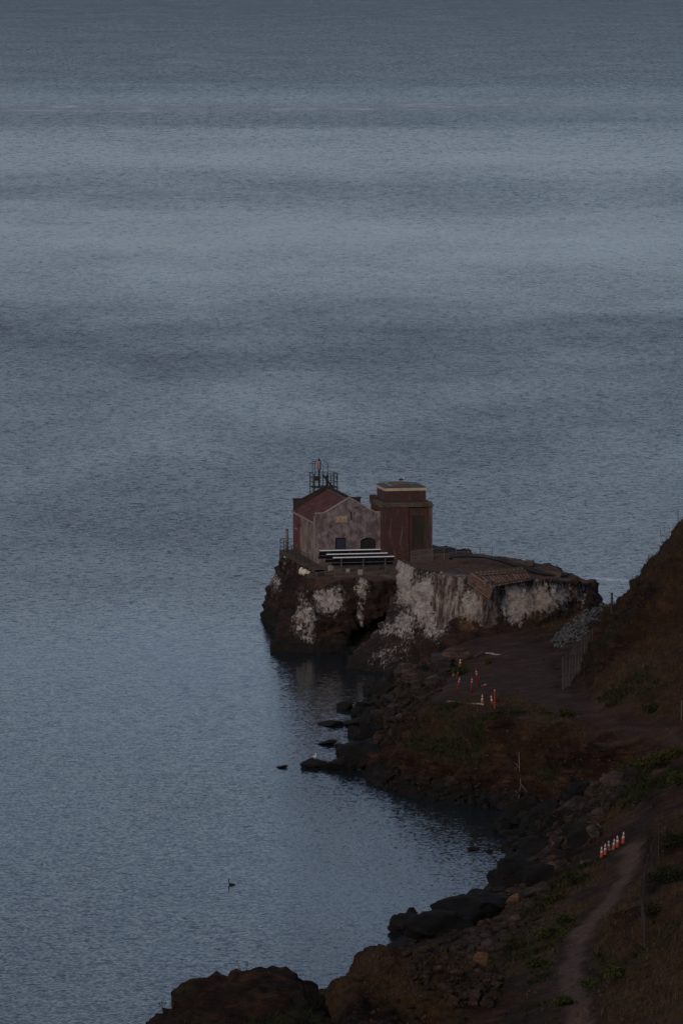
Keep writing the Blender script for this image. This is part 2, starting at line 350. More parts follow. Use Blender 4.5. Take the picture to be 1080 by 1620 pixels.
# ------------------------------------------------------------------ helpers: meshes and things
def link(name, me, m=None, parent=None):
    o = bpy.data.objects.new(name, me); col.objects.link(o)
    if m is not None: me.materials.append(m)
    if parent is not None: o.parent = parent
    return o
def tag(o, label=None, cat=None, group=None, kind=None):
    if label: o['label'] = label
    if cat: o['category'] = cat
    if group: o['group'] = group
    if kind: o['kind'] = kind
    return o
def thing(name, label, cat, loc=(0, 0, 0), rz=0.0, group=None):
    o = bpy.data.objects.new(name, None); col.objects.link(o); o.empty_display_size = 0.3
    o.location = loc; o.rotation_euler = (0, 0, rz)
    return tag(o, label, cat, group)
class MB:
    """collects boxes, tubes, prisms; build() links them as one mesh object"""
    def __init__(s): s.v = []; s.f = []
    def add(s, vs, fs):
        k = len(s.v); s.v += [tuple(p) for p in vs]; s.f += [tuple(i + k for i in f) for f in fs]; return s
    def box(s, x0, x1, y0, y1, z0, z1):
        return s.add([(x0, y0, z0), (x1, y0, z0), (x1, y1, z0), (x0, y1, z0), (x0, y0, z1), (x1, y0, z1), (x1, y1, z1), (x0, y1, z1)],
                     [(3, 2, 1, 0), (4, 5, 6, 7), (0, 1, 5, 4), (1, 2, 6, 5), (2, 3, 7, 6), (3, 0, 4, 7)])
    def tube(s, pts, r, n=6, r2=None, cap=True):
        pts = [Vector(p) for p in pts]; rings = []; vs = []
        for i, p in enumerate(pts):
            d = (pts[min(i + 1, len(pts) - 1)] - pts[max(i - 1, 0)]).normalized()
            a = d.orthogonal().normalized() if i == 0 else (a - d * a.dot(d)).normalized()
            b = d.cross(a)
            rr = r if r2 is None else r + (r2 - r) * i / max(1, len(pts) - 1)
            for k in range(n):
                t = 2 * math.pi * k / n; vs.append(p + a * (rr * math.cos(t)) + b * (rr * math.sin(t)))
        fs = []
        for i in range(len(pts) - 1):
            for k in range(n):
                fs.append((i * n + k, i * n + (k + 1) % n, (i + 1) * n + (k + 1) % n, (i + 1) * n + k))
        if cap:
            fs.append(tuple(reversed(range(n)))); fs.append(tuple((len(pts) - 1) * n + k for k in range(n)))
        return s.add(vs, fs)
    def bar(s, a, b, w, h, up=(0, 0, 1)):
        a = Vector(a); b = Vector(b); d = (b - a).normalized(); u = Vector(up)
        sx = d.cross(u).normalized() * (w / 2); uz = sx.cross(d).normalized() * (h / 2)
        vs = [a - sx - uz, a + sx - uz, b + sx - uz, b - sx - uz, a - sx + uz, a + sx + uz, b + sx + uz, b - sx + uz]
        return s.add(vs, [(3, 2, 1, 0), (4, 5, 6, 7), (0, 1, 5, 4), (1, 2, 6, 5), (2, 3, 7, 6), (3, 0, 4, 7)])
    def lathe(s, prof, n=12, c=(0, 0, 0)):
        vs = []; fs = []
        for r, z in prof:
            for k in range(n):
                t = 2 * math.pi * k / n; vs.append((c[0] + r * math.cos(t), c[1] + r * math.sin(t), c[2] + z))
        for i in range(len(prof) - 1):
            for k in range(n):
                fs.append((i * n + k, i * n + (k + 1) % n, (i + 1) * n + (k + 1) % n, (i + 1) * n + k))
        fs.append(tuple(reversed(range(n)))); fs.append(tuple((len(prof) - 1) * n + k for k in range(n)))
        return s.add(vs, fs)
    def ell(s, c, r, n=10, m=7, tilt=0.0):
        vs = []; fs = []
        for i in range(m + 1):
            p = math.pi * i / m
            for k in range(n):
                t = 2 * math.pi * k / n
                x, y, z = r[0] * math.sin(p) * math.cos(t), r[1] * math.sin(p) * math.sin(t), r[2] * math.cos(p)
                x, z = x * math.cos(tilt) - z * math.sin(tilt), x * math.sin(tilt) + z * math.cos(tilt)
                vs.append((c[0] + x, c[1] + y, c[2] + z))
        for i in range(m):
            for k in range(n): fs.append((i * n + k, (i + 1) * n + k, (i + 1) * n + (k + 1) % n, i * n + (k + 1) % n))
        return s.add(vs, fs)
    def mesh(s, name):
        me = bpy.data.meshes.new(name); me.from_pydata(s.v, [], s.f); me.validate(); me.update(); return me
    def build(s, name, m, parent=None, smooth=False, bevel=0.0):
        me = s.mesh(name)
        if bevel:
            bm = bmesh.new(); bm.from_mesh(me); bmesh.ops.bevel(bm, geom=bm.edges[:], offset=bevel, segments=1, affect='EDGES'); bm.to_mesh(me); bm.free()
        if smooth:
            me.polygons.foreach_set('use_smooth', [True] * len(me.polygons))
        return link(name, me, m, parent)
def copy_tree(o, parent=None):
    c = o.copy(); col.objects.link(c); c.parent = parent
    for ch in list(o.children): copy_tree(ch, c)
    return c
def remesh(verts, faces, voxel):
    me = bpy.data.meshes.new('tmp'); me.from_pydata([tuple(v) for v in verts], [], faces); me.update()
    o = bpy.data.objects.new('tmp', me); col.objects.link(o)
    md = o.modifiers.new('r', 'REMESH'); md.mode = 'VOXEL'; md.voxel_size = voxel
    dg = bpy.context.evaluated_depsgraph_get(); ev = o.evaluated_get(dg)
    out = bpy.data.meshes.new_from_object(ev)
    bpy.data.objects.remove(o); bpy.data.meshes.remove(me)
    return out
def get_co(me):
    a = np.empty(len(me.vertices) * 3); me.vertices.foreach_get('co', a); return a.reshape(-1, 3)
def get_no(me):
    a = np.empty(len(me.vertices) * 3); me.vertex_normals.foreach_get('vector', a); return a.reshape(-1, 3)
def set_co(me, a):
    me.vertices.foreach_set('co', np.ascontiguousarray(a, dtype=np.float32).ravel()); me.update()
def set_attr(me, name, v):
    a = me.attributes.new(name, 'FLOAT', 'POINT'); a.data.foreach_set('value', np.asarray(v, dtype=np.float32))

# ------------------------------------------------------------------ the sea
sea = MB().add([(-30000, -2000, 0), (30000, -2000, 0), (30000, 50000, 0), (-30000, 50000, 0)], [(0, 1, 2, 3)]).build('sea', M['sea'])
tag(sea, kind='structure')

# ------------------------------------------------------------------ shore terrain from survey points (image column, row, height)
CP = []
def c_(px, py, z): p = at_z(px, py, z); CP.append((p.x, p.y, z))
# waterline and shallows
shore = [(575, 1120), (582, 1150), (596, 1180), (580, 1205), (590, 1238), (640, 1256), (700, 1266), (760, 1274), (805, 1280), (795, 1310),
         (805, 1345), (832, 1358), (800, 1378), (760, 1412), (700, 1445), (655, 1468), (622, 1490), (560, 1535), (480, 1585), (400, 1645)]
for px, py in shore: c_(px, py, 0.0)
for px, py in [(545, 1120), (545, 1150), (560, 1180), (535, 1205), (550, 1250), (630, 1280), (700, 1290), (760, 1297), (770, 1312),
               (770, 1345), (790, 1362), (765, 1378), (730, 1405), (670, 1435), (620, 1455), (590, 1480), (530, 1515), (440, 1560), (350, 1615)]:
    c_(px, py, -1.6)
for px, py in [(300, 1000), (300, 1300), (450, 1250), (200, 1500), (500, 1400), (650, 1340), (500, 1100)]: c_(px, py, -2.5)
# yard plateau between the rock and the low cliff
for px, py, z in [(690, 1040, 3.0), (720, 1025, 4.4), (760, 1005, 4.9), (820, 998, 5.1), (870, 990, 5.4), (910, 982, 5.9), (940, 972, 6.3), (965, 966, 6.4),
                  (760, 1060, 5.2), (850, 1060, 5.3), (690, 1075, 3.4), (715, 1070, 4.9), (660, 1100, 3.0), (700, 1095, 5.2), (640, 1115, 2.6),
                  (850, 1090, 5.8), (885, 1060, 5.4), (925, 1035, 5.6), (615, 1120, 1.3), (640, 1085, 1.2), (660, 1060, 1.0)]: c_(px, py, z)
edge = [(625, 1140, 2.4), (650, 1128, 4.4), (680, 1120, 5.6), (720, 1117, 6.3), (760, 1120, 6.6), (800, 1128, 6.7), (840, 1140, 6.7), (880, 1155, 6.6), (920, 1175, 6.3)]
for e in edge: c_(*e)
for px, py, z in [(610, 1190, 1.2), (650, 1190, 2.6), (700, 1195, 3.0), (760, 1200, 3.2), (820, 1205, 3.4), (870, 1215, 3.2), (910, 1225, 3.4),
                  (640, 1235, 0.9), (700, 1245, 1.0), (760, 1252, 1.0), (820, 1262, 1.0), (860, 1268, 1.2), (830, 1290, 0.5), (890, 1262, 1.8), (940, 1245, 3.2), (960, 1235, 3.6)]: c_(px, py, z)
# upper road and the slope under it
for px, py, z in [(870, 1110, 6.4), (930, 1120, 6.6), (1000, 1135, 6.9), (1080, 1155, 7.2), (1150, 1170, 7.4), (940, 1145, 6.6), (1000, 1160, 6.9), (1080, 1180, 7.2),
                  (960, 1195, 5.6), (1010, 1200, 6.4), (1080, 1215, 7.4), (1000, 1235, 4.9), (1060, 1245, 6.8), (1120, 1250, 8.0)]: c_(px, py, z)
# hill on the right
for px, py, z in [(890, 1094, 5.6), (930, 1105, 6.4), (935, 1048, 5.8), (962, 1012, 6.2), (1000, 1120, 7.6), (1080, 1140, 8.4)]: c_(px, py, z)
ridge = [(976, 1000, 522), (982, 958, 517), (1002, 926, 512), (1045, 862, 505), (1080, 816, 500), (1130, 750, 494), (1200, 660, 488), (1300, 560, 480)]
for px, py, Y in ridge:
    p = at_y(px, py, Y); CP.append((p.x, p.y, p.z))
    CP.append((p.x + 5, p.y + 16, p.z * 0.35)); CP.append((p.x + 9, p.y + 32, -2.0))
for x, y, z in [(30, 480, 12.5), (36, 470, 16), (46, 460, 22), (60, 450, 28), (60, 420, 24), (50, 425, 16), (38, 440, 9.5), (42, 410, 14), (60, 390, 24), (48, 370, 19), (60, 340, 27),
                (75, 400, 30), (75, 340, 33), (75, 480, 36), (75, 310, 36)]: CP.append((x, y, z))
for x, y, z in [(24.0, 525, 5.9), (24.8, 532, 6.1), (25.6, 540, 6.2), (22.5, 528, 5.8), (22.6, 519, 5.7), (21.2, 508, 5.6), (27.0, 547, 6.3), (23.2, 535, 5.9), (21.4, 495, 6.3), (23.1, 495, 8.3), (24.6, 495, 10.6), (20.9, 485, 6.6), (22.6, 485, 8.4), (21.9, 505, 5.6), (23.6, 505, 7.2), (23.6, 512, 6.6)]: CP.append((x, y, z))
# lower road and its banks
for px, py, z in [(1000, 1290, 4.9), (1000, 1320, 5.0), (960, 1352, 4.9), (985, 1345, 5.1), (935, 1366, 4.2), (1030, 1320, 5.6), (1040, 1280, 6.0), (1080, 1300, 9.0), (1050, 1350, 7.0),
                  (970, 1400, 5.1), (1000, 1380, 5.2), (930, 1460, 5.1), (960, 1450, 5.2), (905, 1520, 5.1), (940, 1520, 5.2), (898, 1585, 5.1), (935, 1585, 5.2), (900, 1650, 5.2), (935, 1650, 5.3),
                  (1012, 1430, 5.6), (1000, 1480, 5.6), (985, 1530, 5.6), (1060, 1420, 8.2), (1080, 1400, 9.4), (1075, 1470, 8.4),
                  (880, 1310, 2.0), (930, 1285, 3.4), (950, 1310, 4.4), (900, 1345, 3.0), (865, 1395, 2.2), (900, 1400, 3.6), (800, 1440, 1.6), (850, 1450, 3.2), (760, 1465, 1.6), (700, 1490, 1.4),
                  (860, 1500, 3.8), (820, 1500, 2.8), (790, 1560, 3.2), (850, 1570, 4.2), (740, 1540, 2.6), (760, 1620, 3.4), (840, 1640, 4.2), (700, 1560, 2.6), (660, 1640, 2.8)]: c_(px, py, z)
# near hillside bottom right, near mounds bottom left
for px, py, Y in [(1080, 1480, 337), (1030, 1522, 335.5), (1000, 1547, 334), (950, 1588, 332), (915, 1622, 330), (860, 1680, 327), (1080, 1620, 312), (1000, 1680, 308), (1150, 1430, 340), (1250, 1350, 342),
                  (250, 1612, 334), (290, 1575, 336), (330, 1538, 338), (380, 1527, 338.5), (432, 1528, 338.5), (470, 1550, 339), (500, 1618, 340), (514, 1630, 343), (488, 1585, 339.5),
                  (532, 1568, 350), (562, 1528, 356), (610, 1496, 361), (670, 1497, 363), (720, 1512, 365), (300, 1660, 327), (420, 1640, 328), (560, 1640, 330), (660, 1660, 330), (760, 1690, 328)]:
    p = at_y(px, py, Y); CP.append((p.x, p.y, p.z))
for x, y, z in [(-16, 333, 3.0), (-22, 330, -2), (-14, 342, -1.0), (-9, 347, 0.5), (-5, 349, 2), (-3, 352, 1.5), (0, 362, 1.5), (3, 372, 1.2), (6.5, 374, 2.2),
                (-30, 300, -2), (-20, 300, 4), (-8, 300, 9), (8, 300, 8), (20, 300, 12), (40, 300, 24), (-30, 360, -2.5), (-30, 450, -2.5), (-30, 600, -2.5), (0, 600, -2.5), (40, 600, -2.5), (75, 600, -2.5),
                (75, 560, -2.5), (50, 565, -2.5), (30, 556, 3.0), (34, 562, -2), (26, 562, -2), (20, 550, 5), (10, 556, 0), (2, 575, -2.5), (-10, 540, -2.5), (5, 548, -1.2), (9, 543, 0.8)]: CP.append((x, y, z))
X0, X1, Y0, Y1, CS = -30.0, 75.0, 300.0, 600.0, 0.5
nx = int((X1 - X0) / CS) + 1; ny = int((Y1 - Y0) / CS) + 1
H = np.full((ny, nx), -2.5)
vo, ed, fa, *_ = geometry.delaunay_2d_cdt([Vector((p[0], p[1])) for p in CP], [], [], 0, 0.01)
key = [min(CP, key=lambda q: (q[0] - v.x) ** 2 + (q[1] - v.y) ** 2)[2] for v in vo]
for f in fa:
    (ax, ay), (bx, by), (cx, cy) = [(vo[i].x, vo[i].y) for i in f[:3]]; za, zb, zc = [key[i] for i in f[:3]]
    i0 = max(0, int((min(ax, bx, cx) - X0) / CS)); i1 = min(nx - 1, int((max(ax, bx, cx) - X0) / CS) + 1)
    j0 = max(0, int((min(ay, by, cy) - Y0) / CS)); j1 = min(ny - 1, int((max(ay, by, cy) - Y0) / CS) + 1)
    if i1 < i0 or j1 < j0: continue
    gx, gy = np.meshgrid(X0 + np.arange(i0, i1 + 1) * CS, Y0 + np.arange(j0, j1 + 1) * CS)
    den = (by - cy) * (ax - cx) + (cx - bx) * (ay - cy)
    if abs(den) < 1e-9: continue
    l1 = ((by - cy) * (gx - cx) + (cx - bx) * (gy - cy)) / den; l2 = ((cy - ay) * (gx - cx) + (ax - cx) * (gy - cy)) / den; l3 = 1 - l1 - l2
    ins = (l1 >= -1e-4) & (l2 >= -1e-4) & (l3 >= -1e-4)
    H[j0:j1 + 1, i0:i1 + 1][ins] = (l1 * za + l2 * zb + l3 * zc)[ins]
for _ in range(3):                                   # soften the facets
    P = np.pad(H, 1, mode='edge')
    H = (P[:-2, 1:-1] + P[2:, 1:-1] + P[1:-1, :-2] + P[1:-1, 2:] + 2 * P[1:-1, 1:-1]) / 6
gx, gy = np.meshgrid(X0 + np.arange(nx) * CS, Y0 + np.arange(ny) * CS)
def seg_dist(x, y, pts):
    d = np.full(np.shape(x), 1e9)
    for (ax, ay), (bx, by) in zip(pts[:-1], pts[1:]):
        vx, vy = bx - ax, by - ay; t = np.clip(((x - ax) * vx + (y - ay) * vy) / (vx * vx + vy * vy + 1e-9), 0, 1)
        d = np.minimum(d, np.hypot(x - ax - t * vx, y - ay - t * vy))
    return d
def xy(px, py, z): p = at_z(px, py, z); return (p.x, p.y)
lower_road = [xy(a, b, 5.1) for a, b in [(992, 1334), (999, 1360), (992, 1390), (962, 1422), (930, 1450), (911, 1486), (904, 1525), (906, 1565), (914, 1605), (918, 1650), (915, 1700)]]
upper_road = [xy(800, 1030, 5.2), xy(830, 1060, 5.3), xy(850, 1095, 6.0), xy(920, 1130, 6.6), xy(1000, 1147, 6.9), xy(1080, 1167, 7.2), xy(1160, 1185, 7.4)]
yard_line = [xy(760, 1010, 4.9), xy(790, 1040, 5.1), xy(790, 1075, 5.4), xy(745, 1090, 5.6)]
top = np.stack([gx, gy, H], -1).reshape(-1, 3)
nv = nx * ny
bot = top.copy(); bot[:, 2] = -4.0
faces = []
idx = np.arange(nv).reshape(ny, nx)
q = np.stack([idx[:-1, :-1], idx[:-1, 1:], idx[1:, 1:], idx[1:, :-1]], -1).reshape(-1, 4)
faces += q.tolist(); faces += (q[:, ::-1] + nv).tolist()
for a in (idx[0, :], idx[:, -1], idx[-1, ::-1], idx[::-1, 0]):
    for i, j in zip(a[:-1], a[1:]): faces.append((int(j), int(i), int(i) + nv, int(j) + nv))
land_me = remesh(np.concatenate([top, bot]), faces, 0.34)
co = get_co(land_me); no = get_no(land_me)
steep = sstep(0.88, 0.62, no[:, 2]) if False else np.clip((0.93 - no[:, 2]) / 0.25, 0, 1)
dlow = seg_dist(co[:, 0], co[:, 1], lower_road); dup = seg_dist(co[:, 0], co[:, 1], upper_road); dyd = seg_dist(co[:, 0], co[:, 1], yard_line)
jit = fbm(co, 0.5, 3, 5) * 0.7
lowp = sstep(1.1, 0.3, dlow + jit * 0.9); upp = sstep(2.6, 1.6, dup + jit); ydp = sstep(5.2, 3.2, dyd + jit * 2)
flat = np.clip(sstep(2.0, 0.9, dlow) + upp + ydp * 0.8, 0, 1)
hill = sstep(24, 30, co[:, 0] + (co[:, 1] - 480) * 0.02) * sstep(465, 480, co[:, 1])
amp = 0.10 + 1.5 * steep * (1 - 0.75 * hill)
near = sstep(352, 342, co[:, 1]) + sstep(372, 362, co[:, 1]) * sstep(9, 6, co[:, 0])
amp = np.maximum(amp, 0.40 * hill); amp = np.maximum(amp, 1.0 * np.clip(near, 0, 1) * sstep(12, 8, co[:, 0])) * (1 - 0.85 * flat)
disp = ridged(co, (0.2, 0.2, 0.3), 4, 3) * 0.65 + fbm(co, (0.8, 0.8, 1.8), 4, 11, 0.6) * 0.7 + np.floor(fbm(co, (0.4, 0.4, 0.9), 3, 15) * 6) / 6 * 0.5
co2 = co + no * (disp * amp)[:, None]
co2[:, 2] += fbm(co, 0.12, 3, 21) * 0.25 * (1 - flat) * (co[:, 2] > 0.5)
nx_ = at_y(508, 1580, 343).x
co2[:, 2] -= 3.4 * np.exp(-((co[:, 0] - nx_) / 1.15) ** 2 - ((co[:, 1] - 346) / 9.0) ** 2)      # notch between the near mounds
low = co[:, 2] < -0.3
co2[low] = co[low]
set_co(land_me, co2)
nearhill = sstep(343, 337, co[:, 1]) * sstep(9, 14, co[:, 0])
grass = sstep(-0.12, 0.22, fbm(co, 0.16, 4, 31) - 0.12 * near + 0.35 * hill + 0.9 * nearhill) * (1 - steep * 0.6) * (co[:, 2] > 2.2) * (1 - flat)
yard_all = sstep(540, 532, co[:, 1]) * sstep(478, 486, co[:, 1])
grass *= (1 - 0.75 * yard_all * sstep(26, 22, co[:, 0]))
green = sstep(0.12, 0.3, fbm(co, 0.13, 4, 47)) * (co[:, 2] > 2.6) * (1 - flat) * (1 - 0.8 * yard_all * sstep(26, 22, co[:, 0])) * (1 - 0.7 * hill) * (1 - 0.85 * nearhill)
set_attr(land_me, 'cliff', np.clip(np.maximum(steep, 0.9 * np.clip(near, 0, 1) * sstep(13, 9, co[:, 0])), 0, 1)); set_attr(land_me, 'grass', grass); set_attr(land_me, 'green', green)
set_attr(land_me, 'path', np.clip(lowp, 0, 1)); set_attr(land_me, 'yard', np.clip(upp + ydp, 0, 1))
# split the faces: roads become surfaces of their own, sharing edges with the ground around them
def split_faces(me, classes, names):
    nf = len(me.polygons); lt = np.empty(nf, dtype=np.int32); me.polygons.foreach_get('loop_total', lt)
    ls = np.empty(nf, dtype=np.int32); me.polygons.foreach_get('loop_start', ls)
    lv = np.empty(len(me.loops), dtype=np.int32); me.loops.foreach_get('vertex_index', lv)
    allco = get_co(me); ats = {a: None for a in ('cliff', 'grass', 'green', 'path', 'yard')}
    for a in ats:
        t = np.empty(len(me.vertices), dtype=np.float32); me.attributes[a].data.foreach_get('value', t); ats[a] = t
    out = []
    quads = lv.reshape(-1, 4) if (lt == 4).all() else None
    if quads is None:
        quads = np.array([list(lv[s:s + 4]) if t == 4 else list(lv[s:s + 3]) + [lv[s]] for s, t in zip(ls, lt)])
    fc = classes[quads].max(1)
    keepz = allco[quads][:, :, 2].max(1) > -2.2
    for k, nm in enumerate(names):
        qs = quads[(fc == k) & keepz]; used, inv = np.unique(qs, return_inverse=True); qs = inv.reshape(-1, 4)
        m2 = bpy.data.meshes.new(nm); m2.from_pydata(allco[used].tolist(), [], qs.tolist()); m2.update()
        for a in ats: set_attr(m2, a, ats[a][used])
        m2.polygons.foreach_set('use_smooth', [True] * len(m2.polygons))
        out.append(tag(link(nm, m2, M['land']), kind='structure'))
    return out
cls = np.zeros(len(co), dtype=int); cls[upp + ydp > 0.5] = 1; cls[lowp > 0.5] = 2
split_faces(land_me, cls, ['shore_terrain', 'dirt_road', 'dirt_path'])

# ------------------------------------------------------------------ the rock under the station
def loft(rings):
    """rings: lists of (x, y, z) with equal counts, bottom to top"""
    n = len(rings[0]); vs = [p for r in rings for p in r]; fs = []
    for i in range(len(rings) - 1):
        for k in range(n): fs.append((i * n + k, i * n + (k + 1) % n, (i + 1) * n + (k + 1) % n, (i + 1) * n + k))
    for base, rev in ((0, True), ((len(rings) - 1) * n, False)):
        c = Vector((0, 0, 0))
        for k in range(n): c += Vector(vs[base + k])
        vs.append(tuple(c / n)); ci = len(vs) - 1
        for k in range(n):
            a, b = base + k, base + (k + 1) % n
            fs.append((ci, b, a) if rev else (ci, a, b))
    return vs, fs
def zr(pts, z): return [(x, y, z) for x, y in pts]
def ztop(pts): return pts
# rock that carries the houses (plan points counter-clockwise from front left)
L0 = [(-6.5, 560.5), (-3.5, 558.2), (0, 558.6), (4, 561.5), (8, 564), (14, 566), (18, 580), (14, 598), (4, 601), (-4.9, 599), (-7.9, 590), (-7.5, 582.5), (-4.9, 573), (-6.3, 566.5)]
L1 = [(-5.9, 561.5), (-3.5, 559.2), (0, 560.2), (4, 564.5), (8, 566), (14, 567), (18, 580), (14, 598), (4, 600.5), (-4.9, 598), (-7.5, 590), (-7.2, 583), (-4.3, 574), (-5.7, 567)]
L3 = [(-4.9, 563.2), (-2.9, 560.6), (0, 560.6), (4, 561.8), (8, 564), (14, 566), (17.5, 580), (13, 597), (4, 599.5), (-4.4, 597), (-7.2, 590), (-7.1, 583.5), (-4.1, 574.5), (-5.1, 568)]
L6 = [(-3.8, 564.8), (-2.8, 562.2), (0, 562.0), (4, 562.4), (8, 564), (14, 566), (17, 580), (12, 595), (4, 598), (-3.4, 595), (-5.9, 589.5), (-5.5, 584), (-3.5, 575), (-4.1, 569)]
L7 = [(-3.3, 566, 6.5), (-2.4, 563.6, 6.7), (0, 563, 6.75), (4, 563.4, 6.75), (8, 565, 6.8), (14, 567, 6.8), (16, 580, 6.8), (11, 593, 6.8), (4, 595, 6.8), (-3.1, 593, 6.7), (-5.1, 588.5, 6.2), (-4.7, 584.5, 6.2), (-3.1, 576, 6.5), (-3.3, 569.5, 6.5)]
va, fa_ = loft([zr(L0, -3), zr(L0, 0.2), zr(L1, 1.6), zr(L3, 3.6), zr(L6, 5.9), L7])
# spit with the sloping buttress
Q0 = [(0.6, 547.0), (6, 541), (9.5, 535.5), (12.5, 531.5), (16, 534.5), (20.4, 537.0), (24.6, 543.0), (26.2, 549), (24, 561), (16, 568), (8, 571), (6.5, 566), (4.0, 556)]
Q3 = [(3.2, 551.6), (6.6, 544.5), (9.5, 538.5), (12.3, 533.6), (16, 535.8), (20.5, 538.2), (24.5, 544.2), (26.0, 549.5), (23.6, 559.5), (16, 566), (8.6, 569), (6.6, 565), (4.8, 557)]
Q6 = [(5.9, 556.8), (7.4, 549), (9.7, 542), (12.3, 535.8), (16.3, 537.6), (20.6, 539.6), (24.4, 545.6), (25.4, 550), (23.2, 558), (16, 563.5), (9, 566.5), (7.0, 564), (6.1, 559.6)]
Q9 = [(6.1, 557.4, 8.9), (7.6, 550.6, 9.3), (9.8, 544.6, 9.5), (12.4, 537.6, 9.7), (16.5, 539.4, 9.5), (20.4, 541.5, 9.3), (23.8, 547.5, 8.3), (24.6, 551, 8.0), (21, 555.6, 8.9), (15.5, 557, 9.9), (9.6, 559, 9.9), (7.6, 560, 9.4), (6.3, 559.4, 8.9)]
vb, fb_ = loft([zr(Q0, -3), zr(Q0, 0.0), zr(Q3, 3.0), zr(Q6, 5.9), [(x * 0.6 + a * 0.4, y * 0.6 + b * 0.4, z * 0.5 + 2.95) for (a, b), (x, y, z) in zip(Q6, Q9)], Q9])
def make_rock(name, vs, fs, voxel, regions, rust, amp=0.75, keep_top=None):
    me = remesh(vs, fs, voxel); co = get_co(me); no = get_no(me)
    d = ridged(co, (0.28, 0.28, 0.22), 4, 61) * 0.75 + fbm(co, (0.75, 0.75, 1.5), 5, 71, 0.6) * 0.75
    blk = np.floor(fbm(co, (0.55, 0.55, 0.8), 3, 81) * 7) / 7 * 1.1 + ridged(co, (1.3, 1.3, 2.4), 3, 91) * 0.28     # fractured steps and cracks
    a = np.full(len(co), amp)
    up = sstep(0.72, 0.92, no[:, 2])
    a = a * (1 - 0.75 * up)
    co2 = co + no * ((d + blk) * a)[:, None]
    und = sstep(2.6, 0.8, co[:, 2]) * sstep(-1.0, 0.3, co[:, 2])
    set_co(me, co2)
    g = np.zeros(len(co)); ru = np.zeros(len(co))
    for (p, r, s) in regions:
        q = (co - np.array(p)) / np.array(r); g = np.maximum(g, s * np.clip(1.25 - np.sqrt((q ** 2).sum(1)) * 0.72, 0, 1))
    for (p, r, s) in rust:
        q = (co - np.array(p)) / np.array(r); ru = np.maximum(ru, s * sstep(1.0, 0.4, np.sqrt((q ** 2).sum(1))))
    g *= 1 - 0.85 * up * (co[:, 1] > 545); set_attr(me, 'guano', g); set_attr(me, 'rust', ru); set_attr(me, 'soil', up * sstep(4.0, 6.0, co[:, 2]))
    me.polygons.foreach_set('use_smooth', [True] * len(me.polygons))
    return tag(link(name, me, M['rock']), kind='structure')
def reg(px, py, Y, r, s): p = at_y(px, py, Y); return (tuple(p), r, s)
regL = [reg(518, 945, 561, (1.9, 3, 1.7), 0.85), reg(480, 975, 561, (1.7, 3, 2.4), 0.72), reg(488, 1005, 560, (1.2, 3, 1.3), 0.6), reg(470, 940, 563, (1, 3, 1.4), 0.55), reg(573, 930, 563, (0.7, 3, 1.6), 0.8),
        reg(570, 965, 563, (0.35, 3, 1.4), 0.95), reg(432, 918, 584, (1.3, 6, 1.7), 0.62), reg(450, 900, 580, (1.5, 6, 1), 0.5), reg(545, 945, 562, (1.2, 3, 1.0), 0.45)]
regR = [reg(645, 905, 556, (1.5, 5, 1.9), 1.25), reg(655, 945, 554, (1.8, 5, 2.0), 1.1), reg(680, 950, 547, (2.2, 6, 2.6), 1.05), reg(715, 930, 541, (1.7, 5, 2.0), 1.05), reg(650, 990, 549, (2.2, 5, 1.8), 0.8),
        reg(625, 1010, 549, (4.2, 8, 3.4), 0.66), reg(750, 960, 537, (2.0, 4, 1.6), 0.95), reg(818, 955, 537, (1.7, 4, 1.8), 1.15), reg(855, 948, 538.5, (1.7, 4, 1.7), 0.95), reg(890, 940, 541, (1.8, 4, 1.7), 0.8), reg(920, 940, 545, (1.2, 4, 1.4), 0.55), reg(690, 990, 542, (1.8, 5, 1.6), 0.75)]
rust_liftR = [reg(770, 985, 534, (2.0, 4, 1.4), 1.0), reg(735, 985, 535, (1.5, 4, 1.2), 0.8), reg(850, 955, 538, (3.2, 5, 2.2), 0.45), reg(905, 945, 542, (2.5, 5, 2.0), 0.4)]  # last two spots: tan painted in to lighten the shaded right face
rockL = make_rock('rock_headland', va, fa_, 0.2, regL, [])
rockR = make_rock('rock_spit', vb, fb_, 0.2, regR, rust_liftR, 0.6)

# ground lookup
def bvh_of(objs):
    vs = []; fs = []
    for o in objs:
        k = len(vs); vs += [v.co.copy() for v in o.data.vertices]; fs += [tuple(i + k for i in p.vertices) for p in o.data.polygons]
    return BVHTree.FromPolygons(vs, fs)
LAND = [o for o in col.objects if o.name in ('shore_terrain', 'dirt_road', 'dirt_path')]
BV = bvh_of(LAND); BVR = bvh_of([rockL, rockR]); 
def hit(px, py):
    """first solid ground (or the sea) seen along a survey ray"""
    d = ray(px, py).normalized(); o = Vector((0, 0, CAM_H)); best = None
    for b in (BV, BVR):
        h = b.ray_cast(o, d)
        if h[0] is not None and (best is None or h[3] < best[3]): best = h
    s = -CAM_H / d.z
    if best is None or best[3] > s: return o + d * s, Vector((0, 0, 1))
    return best[0], best[1]
def drop(x, y, b=None):
    zs = []
    for t in ([BV, BVR] if b is None else [b]):
        h = t.ray_cast(Vector((x, y, 90)), Vector((0, 0, -1)))
        if h[0] is not None: zs.append(h[0].z)
    return max(zs) if zs else 0.0

